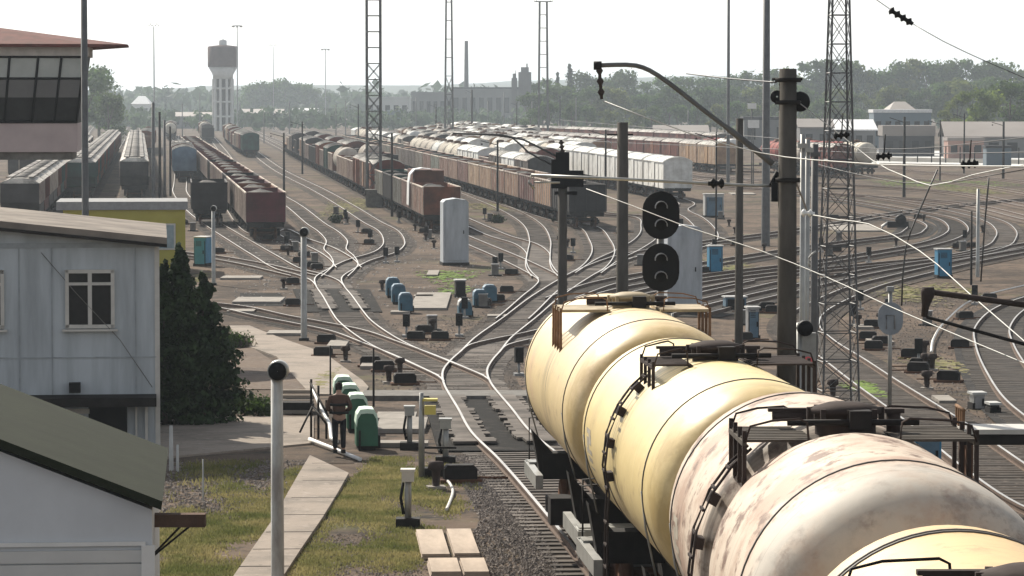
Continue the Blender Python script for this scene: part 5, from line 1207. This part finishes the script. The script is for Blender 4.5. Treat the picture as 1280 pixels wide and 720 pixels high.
jo = skin('jacket', J, JE, 'jacket', pt)
for zz in (1.0, 1.2): m = MB(); m.lathe([(.2, zz-.03), (.245, zz-.03), (.245, zz+.03), (.2, zz+.03)], (0, 0, 0), 20); m.v = [(x*1.0, y*.72, z) for x, y, z in m.v]; m.build('band', 'black', jo)
Tt = [(0, 0, .9, (.16, .12))]; TE = []
for sg_ in (-1, 1): addc([(sg_*.1, 0, .8, (.1, .1)), (sg_*.1, .03*sg_, .48, (.078, .078)), (sg_*.1, -.02*sg_, .1, (.065, .065))], 0, Tt, TE)
skin('trousers', Tt, TE, 'trousers', pt)
for sg_ in (-1, 1): m = MB(); m.box((sg_*.1, .06-.02*sg_, .04), (.1, .28, .08)); m.build('shoe', 'black', pt)
m = MB(); m.lathe([(.02, -.1), (.07, -.08), (.095, 0), (.09, .07), (.05, .11), (.01, .125)], (0, .035, 1.63), 14); m.build('hair', 'hair', pt)
# stair and railings by the plaza
t, s = at(370, 518, 'steps', 'short concrete stair with dark treads at the plaza edge', 'stairs')
m = MB()
for k in range(5): m.box((0, k*.32, .08+k*.12), (.95, .3, .1))
m.build('tread', 'concrete', t); m = MB(); m.box((0, .7, .2), (.85, 1.5, .3)); m.build('side_wall', 'dark', t)
t, s = at(398, 560, 'railing', 'dark angle iron railing with a slanting white pipe beside the green hoods', 'railing')
def lp(px, py, Y): p = P(px, py, Y); return p-Vector(t.location)
Yr = t.location.y
for px, y0, y1 in ((389, 474, 548), (398, 482, 552), (408, 500, 556)):
    m = MB(); m.tube([lp(px, y1, Yr+3), lp(px, y0, Yr+3)], .035, 6); m.build('post', 'dark', t)
m = MB(); m.tube([lp(388, 478, Yr+3), lp(410, 520, Yr+1)], .03, 6); m.tube([lp(389, 505, Yr+3), lp(408, 530, Yr+2)], .03, 6); m.tube([lp(375, 540, Yr+2), lp(392, 505, Yr+3)], .03, 6); m.build('rail', 'dark', t)
m = MB(); m.tube([lp(390, 483, Yr+4), lp(402, 512, Yr+3), lp(412, 530, Yr+2), lp(414, 548, Yr+1), lp(421, 552, Yr)], .05, 8); m.build('white_pipe', 'white', t)
m = MB(); a, b_ = G(387, 549, -.08), G(450, 574, -.14); m.tube([(0, 0, 0), b_-a], .05, 8); tag(m.build('barrier_pipe', 'white', None, a), 'white pipe lying low across the end of the path', 'pipe')
# posts with boxes in the foreground
def box_post(px, yb, yt, w, head, label, foot=True, hw=None):
    t, s = at(px, yb, 'cable_post', label, 'post'); h = (yb-yt)/s; r_ = w/2/s
    m = MB(); m.tube([(0, 0, 0), (0, 0, h)], r_, 10); m.build('post', 'galv', t)
    m = MB(); m.box((0, 0, h-.04), ((hw or w*1.7)/s, .26, .2)); m.box((0, 0, h+.085), ((hw or w*1.7)/s+.05, .3, .05)); m.build('head_box', head, t)
    if foot: m = MB(); m.box((0, 0, .09), (.48, .42, .2)); m.build('base', 'dark', t)
    m = MB(); m.tube([(-r_*1.3, -.03, h*.85), (-r_*2, -.05, h*.55), (-r_*1.2, -.03, h*.25)], .035, 6); m.build('hose', 'black', t)
box_post(510, 659, 592, 9, 'frame', 'short grey post with a cream box head on the grass verge')
box_post(512, 562, 512, 7, 'galv', 'grey post with a bent hose left of the yellow box', True)
box_post(557, 580, 528, 8, 'galv', 'pale headed post near the dark sleepers deck', True)
t, s = at(527, 598, 'signal_post', 'thin grey post with a small yellow box on its right side', 'post'); h = 108/s
m = MB(); m.tube([(0, 0, 0), (0, 0, h*.62), (0, 0, h)], [.075, .07, .05], 10); m.build('post', 'galv', t); m = MB(); m.box((.2, -.02, h*.8), (.26, .22, .2)); m.box((.2, -.02, h*.92), (.34, .3, .05)); m.build('yellow_box', 'yellow', t)
m = MB(); m.box((.55, .3, .12), (1.2, .4, .2)); m.box((.35, .1, .7), (.9, .05, .05)); m.build('base', 'dark', t)
pole(413, 432, 490, 2.5, 'dark', 'thin dark post on the upper path edge behind the green hoods', 'post', 'post'); pole(467, 435, 500, 3, 'dark', 'thin dark post right of the green hoods', 'post', 'post')
pole(214, 532, 578, 6, 'offwhite', 'short white bollard post by the corner of the blue building', 'post', 'bollard'); pole(222, 556, 580, 4, 'offwhite', 'lower white bollard post at the gravel edge', 'post', 'bollard'); pole(254, 574, 616, 2.5, 'galv', 'thin short stake in the weeds', 'post', 'stake')
# pale boards stacked by the track
for k, (px, py, w, d, lab) in enumerate(((545, 700, 36, 3.6, 'left pale board of the farther pair by the track'), (584, 699, 33, 3.6, 'right pale board of the farther pair by the track'), (558, 726, 40, 1.8, 'left pale board of the nearer pair at the bottom edge'), (596, 726, 34, 1.8, 'right pale board of the nearer pair at the bottom edge'))):
    t, s = at(px, py, 'paving_board', lab, 'board', 'pale boards by the track', .06); w = w/s
    for q in range(2 if k < 2 else 3):
        m = MB(); m.box((0, d/2+.02*q, .04+.05*q), (w-.02*q, d, .045)); m.build('board', 'plank', t)
# cabinets
def cabinet(px, yb, yt, wpx, m1, m2, label, name='cabinet', round_top=False, dep=1.2, rz=.12):
    t, s = at(px, yb, name, label, 'cabinet', None, rz); h = (yb-yt)/s; w = wpx/s
    m = MB()
    if round_top: m.prism([(-w/2, .2), (w/2, .2), (w/2, h-.25), (w*.4, h-.1), (0, h), (-w*.4, h-.1), (-w/2, h-.25)], 0, dep)
    else: m.box((0, dep/2, h/2+.05), (w, dep, h-.1))
    m.build('body', m1, t); m = MB(); m.box((0, -.03, h*.48), (w*.82, .05, h*.8)); m.build('door', m2, t)
    m = MB(); m.box((w*.3, -.075, h*.5), (.05, .05, .22)); m.build('handle', 'black', t)
    if h > 1.2 and not round_top:
        m = MB()
        for q in range(5): m.box((-w*.08, -.065, h*(.72)+q*.07), (w*.45, .03, .025))
        m.build('vent', 'dark', t); m = MB()
        for q in (-.415, .415): m.box((w*q, -.035, h*.48), (.025, .05, h*.8))
        m.build('door_gap', 'dark', t)
    m = MB(); m.box((0, dep/2, .1), (w+.1, dep+.1, .2)); m.build('plinth', 'dark', t)
    if not round_top: m = MB(); m.box((0, dep/2, h+.03), (w+.12, dep+.12, .07)); m.build('roof', 'offwhite', t)
    return t
M['cab_grey'] = mat('cab_grey', (.46, .49, .52), .6, 0, .35, .9, stretch=(2, 2, .4))
cabinet(570, 332, 248, 32, 'cab_grey', 'cab_grey', 'tall pale cabin with a rounded top between the centre tracks', 'relay_cabin', True, 2.0)
cabinet(856, 392, 281, 44, 'cab_grey', 'cab_grey', 'wide pale cabin with a rounded top behind the black signals', 'relay_cabin', True, 2.0)
cabinet(250, 333, 297, 16, 'blue', 'blue', 'bright blue booth beside the yellow workshop', 'booth', dep=1.3, rz=-.25)
cabinet(895, 342, 308, 17, 'blue', 'blue', 'plain blue cabinet on the grass right of the black signals', dep=.8)
cabinet(893, 272, 243, 24, 'offwhite', 'bluegrey', 'white framed teal cabinet behind the slim mast', dep=1)
cabinet(1181, 348, 312, 18, 'blue', 'blue', 'blue cabinet on the grass before the right curve', dep=.8)
cabinet(1160, 592, 545, 34, 'blue', 'bluegrey', 'low blue cabinet beyond the rusty tank wagon', dep=.8)
cabinet(576, 372, 351, 12, 'dark', 'black', 'black cabinet beside the right blue hoods', dep=.8)
cabinet(468, 256, 238, 16, 'bg_grey', 'bg_grey', 'plain grey cabinet by the lattice mast foot', dep=1)
cabinet(1224, 512, 493, 14, 'galv', 'steel', 'small grey relay box on a white slab', dep=.5)
cabinet(1244, 518, 506, 10, 'dark', 'black', 'small black box right of the grey relay box', dep=.5)
cabinet(942, 425, 385, 14, 'steel', 'bluegrey', 'grey blue relay box left of the big concrete mast', dep=.6)
cabinet(920, 388, 372, 26, 'bluegrey', 'dark', 'low blue box with pale lid beyond the cream wagons', dep=.8)
# steel gantry with pale deck past the tank train
t = thing('inspection_gantry', 'pale topped steel gantry rising beside the rusty tank wagon', 'gantry', (P(1212, 600, 56).x, 56, GR))
z = P(1212, 540, 56).z-GR
m = MB(); m.box((.62, .5, z), (1.5, 1.0, .08)); m.build('deck', 'frame', t); m = MB(); m.box((.62, .5, z-.14), (1.46, .96, .16)); m.build('beam', 'dark', t)
for x, y in ((0, .1), (0, .9), (1.25, .1), (1.25, .9)): m = MB(); m.box((x, y, (z-.2)/2), (.12, .12, z-.2)); m.build('leg', 'rust', t)
m = MB()
for k in range(4): m.box((-.1-.0*k, .1+.27*k, z+.18), (.05, .05, .4))
m.tube([(-.1, 0, z+.36), (-.1, 1, z+.36)], .03, 6); m.build('handrail', 'rustlight', t)
def deck(ti, y0px, y1px, lab, offs):
    c = TR[ti]; ya, yb = G(600, y1px).y, G(600, y0px).y; rg = random.Random(ti)
    pts = [p for p in c if ya <= p.y <= yb]; p0 = pts[0]; t = thing('track_deck', lab, 'track deck', (p0.x, p0.y, RZ(p0.y)+GR))
    for off, w_ in offs:
        m = MB(); acc = 0
        for a, b in zip(pts, pts[1:]):
            L_ = (b-a).length; d = (b-a).normalized(); acc += L_
            while acc > .42:
                acc -= .42; p = b-d*acc; n = Vector((-d.y, d.x)); q = p+n*(off+rg.uniform(-.03, .03)); m.box((q.x-p0.x, q.y-p0.y, RZ(q.y)-RZ(p0.y)+.13+rg.uniform(-.004, .004)), (w_*rg.choice((.78, 1.12)), .36, .06), 0, math.atan2(d.y, d.x)+math.pi/2)
        m.build('plank_row', 'sleeper', t)
deck(0, 490, 554, 'serrated plank deck laid over the black pit of the near line', ((.86, 1.0), (-.86, 1.0)))
deck(2, 360, 386, 'plank deck over dark ground on the left ladder track', ((.8, .9), (-.8, .9)))
# low concrete slabs and small track machines
ri = random.Random(21)
M['slab'] = mat('slab', (.33, .3, .265), .85, 0, .35, 1.5)
slabs = [(500, 542, 62, 12, 'grey cover plate left of the plank deck'), (494, 528, 50, 6, 'narrow grey cover plate behind the wider one'), (490, 560, 90, 3, 'thin pale kerb along the edge of the verge'), (420, 436, 24, 5, 'small pale slab beside the left ladder track'), (465, 462, 30, 4, 'low grey slab above the green hoods'), (535, 388, 46, 20, 'pale jointed concrete slab between the blue hoods'), (529, 373, 24, 2, 'narrow pale kerb left of the black cabinet'), (1185, 506, 22, 5, 'white base slab under the small relay box'), (1103, 431, 30, 3, 'white painted slab behind the grey disc signal'), (1082, 412, 20, 3, 'small white slab left of the grey disc signal'),
         (300, 350, 50, 3, 'long pale trough lid beside the blue booth'), (320, 380, 60, 6, 'pale planks between the left tracks'), (300, 392, 34, 3, 'short pale trough lid left of the upper path'), (356, 420, 46, 3, 'pale edge slab under the grey lamp post'), (1075, 290, 60, 8, 'long white slab under the black machine'),
         (930, 244, 30, 2, 'thin pale slab near the thick tall pole'), (622, 398, 26, 2, 'pale strip in front of the right blue hoods'), (500, 393, 24, 2, 'pale strip in front of the left blue hoods'), (540, 346, 14, 6, 'small pale slab left of the tall cabin')]
for px, py, w, d, lab in slabs:
    t_, s = at(px, py, 'concrete_slab', lab, 'slab'); dd = max(.25, d*s/4200*9*ppm(1)/4200*0+abs(G(px, py-d).y-G(px, py).y))
    bpy.data.objects.remove(t_); g = G(px, py, GR); m = MB(); m.box((0, dd/2, .07), (w/s, dd, .12)); m.box((0, dd/2, .135), (w/s*.97, .03, .01)) if 0 else None; o = m.build('concrete_slab', 'slab', None, g); tag(o, lab, 'slab')
def switch_machine():
    t = thing('switch_machine', 'x', 'switch machine'); m = MB(); m.box((0, 0, .2), (.75, .42, .26)); m.prism([(-.36, .33), (.36, .33), (.3, .4), (-.3, .4)], -.2, .2); m.build('housing', 'dark', t)
    m = MB(); m.tube([(.3, 0, .1), (1.1, 0, .08)], .025, 6); m.box((0, 0, .04), (.95, .6, .08)); m.build('rod', 'rust', t); return t
def cable_box():
    t = thing('cable_box', 'x', 'cable box'); m = MB(); m.lathe([(.02, .62), (.17, .6), (.19, .45), (.1, .4), (.08, 0), (.14, 0)], n=12); m.build('housing', 'smoke_rust', t); m = MB(); m.box((0, 0, .03), (.4, .35, .06)); m.build('base', 'slab', t); return t
def relay_case():
    t = thing('relay_case', 'x', 'relay case'); m = MB(); m.box((0, 0, .36), (.42, .36, .6)); m.build('case', 'concrete_dark', t); m = MB(); m.box((0, 0, .69), (.48, .42, .05)); m.build('lid', 'steel', t); m = MB(); m.box((0, 0, .03), (.8, .6, .08)); m.build('base', 'dark', t); return t
def dwarf_signal():
    t = thing('dwarf_signal', 'x', 'dwarf signal'); m = MB(); m.box((0, 0, .75), (.3, .25, .55)); m.tube([(0, -.13, .85), (0, -.26, .85)], .09, 10); m.tube([(0, -.13, .63), (0, -.26, .63)], .09, 10); m.build('head', 'black', t); m = MB(); m.tube([(0, 0, 0), (0, 0, .5)], .05, 8); m.box((0, 0, .05), (.35, .35, .1)); m.build('post', 'steel', t); return t
protos = {'switch_machine': switch_machine(), 'cable_box': cable_box(), 'relay_case': relay_case(), 'dwarf_signal': dwarf_signal()}
for p_ in protos.values(): KIDS[p_.name] = list(p_.children)
lbl = {'switch_machine': 'low dark switch machine box with a rod beside the yard rails', 'cable_box': 'small rusty mushroom shaped cable box on a pale foot', 'relay_case': 'grey knee high relay case with a pale lid', 'dwarf_signal': 'short black dwarf signal on a thin post'}
done = {}
def drop(kind, x, y, rz):
    o = protos[kind] if kind not in done else copy_tree(protos[kind]); done[kind] = 1
    o.location = (x, y, RZ(y)+GR+.01); o.rotation_euler = (0, 0, rz); o['label'] = lbl[kind]; o['group'] = kind.replace('_', ' ')+'s across the yard'
spots = []
for c in TR:
    for p in c:
        if 80 < p.y < 300 and -40 < p.x < 50: spots.append(p)
def free(x, y, r_=1.7):
    for c in TR:
        for p in c[::1]:
            if abs(p.x-x) < r_ and abs(p.y-y) < r_ and (p.x-x)**2+(p.y-y)**2 < r_*r_: return False
    return True
n = 0
while n < 150:
    p = ri.choice(spots); a = ri.choice((-1, 1))*ri.uniform(1.9, 3.2); x, y = p.x+a, p.y+ri.uniform(-2, 2)
    px = 640+x*FPX/y; py = 125+(HC-RZ(y))*FPX/y
    if not free(x, y) or py > 500 or (px < 560 and py > 420) or (px < 300 and py > 340) or y < 98: continue
    drop(ri.choice(['switch_machine', 'switch_machine', 'cable_box', 'cable_box', 'switch_machine', 'relay_case', 'dwarf_signal']), x, y, ri.uniform(-.3, .3)+(0 if a < 0 else math.pi)); n += 1
for px, py, kd in ((404, 440, 'switch_machine'), (408, 424, 'switch_machine'), (432, 446, 'cable_box'), (463, 452, 'switch_machine'), (480, 458, 'switch_machine'), (500, 462, 'cable_box'), (506, 474, 'switch_machine'), (486, 472, 'cable_box'), (520, 420, 'switch_machine'), (540, 408, 'relay_case'), (574, 415, 'dwarf_signal'), (508, 416, 'dwarf_signal'), (550, 420, 'switch_machine'), (530, 412, 'switch_machine'), (545, 600, 'cable_box'), (575, 592, 'switch_machine'), (1090, 405, 'switch_machine'), (1085, 420, 'switch_machine'), (1092, 432, 'switch_machine'), (1100, 402, 'cable_box'), (1110, 395, 'dwarf_signal'), (1200, 430, 'switch_machine'), (420, 265, 'relay_case'), (498, 275, 'dwarf_signal')):
    g = G(px, py); drop(kd, g.x, g.y, ri.uniform(-.2, .2))
# black rounded machine on its white slab
t, s = at(1122, 286, 'yard_machine', 'black rounded machine with a drum on the long white slab', 'machine')
m = MB(); m.box((0, 0, .35), (1.7, .9, .5)); m.lathe([(.02, -.5), (.42, -.5), (.46, 0), (.42, .5), (.02, .5)], (.25, 0, .75), 16, axis='y'); m.build('body', 'black', t)
m = MB(); m.tube([(-.8, 0, .5), (-1.3, 0, .2), (-1.3, 0, 0)], .12, 8); m.build('spout', 'offwhite', t)
for px, py, lab in ((362, 256, 'x'),): pass
for px, py, w, h, lab in ((420, 276, 10, 13, 'dark rounded bush like buffer stump at the yard throat'), (622, 276, 12, 13, 'dark buffer stump before the tan rake'), (697, 276, 10, 11, 'dark buffer stump left of the tan rake end')):
    shrub(px, py, w, h, px, lab.replace('buffer stump', 'weed clump').replace('rounded bush like ', 'rounded '), 'leaf_dark', 500, .12)
# white signs by the thick pole
for px, yt, w, h, lab in ((940, 129, 11, 7, 'small blank white sign board high behind the curved arm'), (942, 150, 14, 10, 'blank white sign board under the small high one')):
    p = P(px, yt, 420); s = ppm(420); t = thing('sign_board', lab, 'sign', (p.x, p.y, RZ(420)+GR)); z = p.z-RZ(420)-GR
    m = MB(); m.box((0, 0, z-h/2/s), (w/s, .08, h/s)); m.build('panel', 'white', t); m = MB(); m.tube([(0, .1, 0), (0, .1, z)], .08, 6); m.build('post', 'lattice', t)
# hose on the verge
p = [G(x, y, -.14) for x, y in ((556, 598), (562, 604), (566, 614), (562, 628), (558, 637))]; m = MB(); q = spline(p, .2); m.tube([v-q[0] for v in q], .035, 6); tag(m.build('hose', 'frame', None, q[0]), 'pale bent hose lying on the verge right of the yellow box', 'hose')

# ------------------------------------------------------------------ air
hz_m = bpy.data.materials.new('haze'); hz_m.use_nodes = True; n = hz_m.node_tree.nodes; n.remove(n['Principled BSDF'])
v = n.new('ShaderNodeVolumePrincipled'); v.inputs['Color'].default_value = (.8, .9, 1, 1); v.inputs['Density'].default_value = 0.00016; v.inputs['Anisotropy'].default_value = .35
hz_m.node_tree.links.new(v.outputs[0], n['Material Output'].inputs['Volume'])
mb = MB(); mb.box((0, 7000, 55), (14000, 14400, 126)); M['haze'] = hz_m; struct(mb.build('haze', 'haze'), 'stuff')
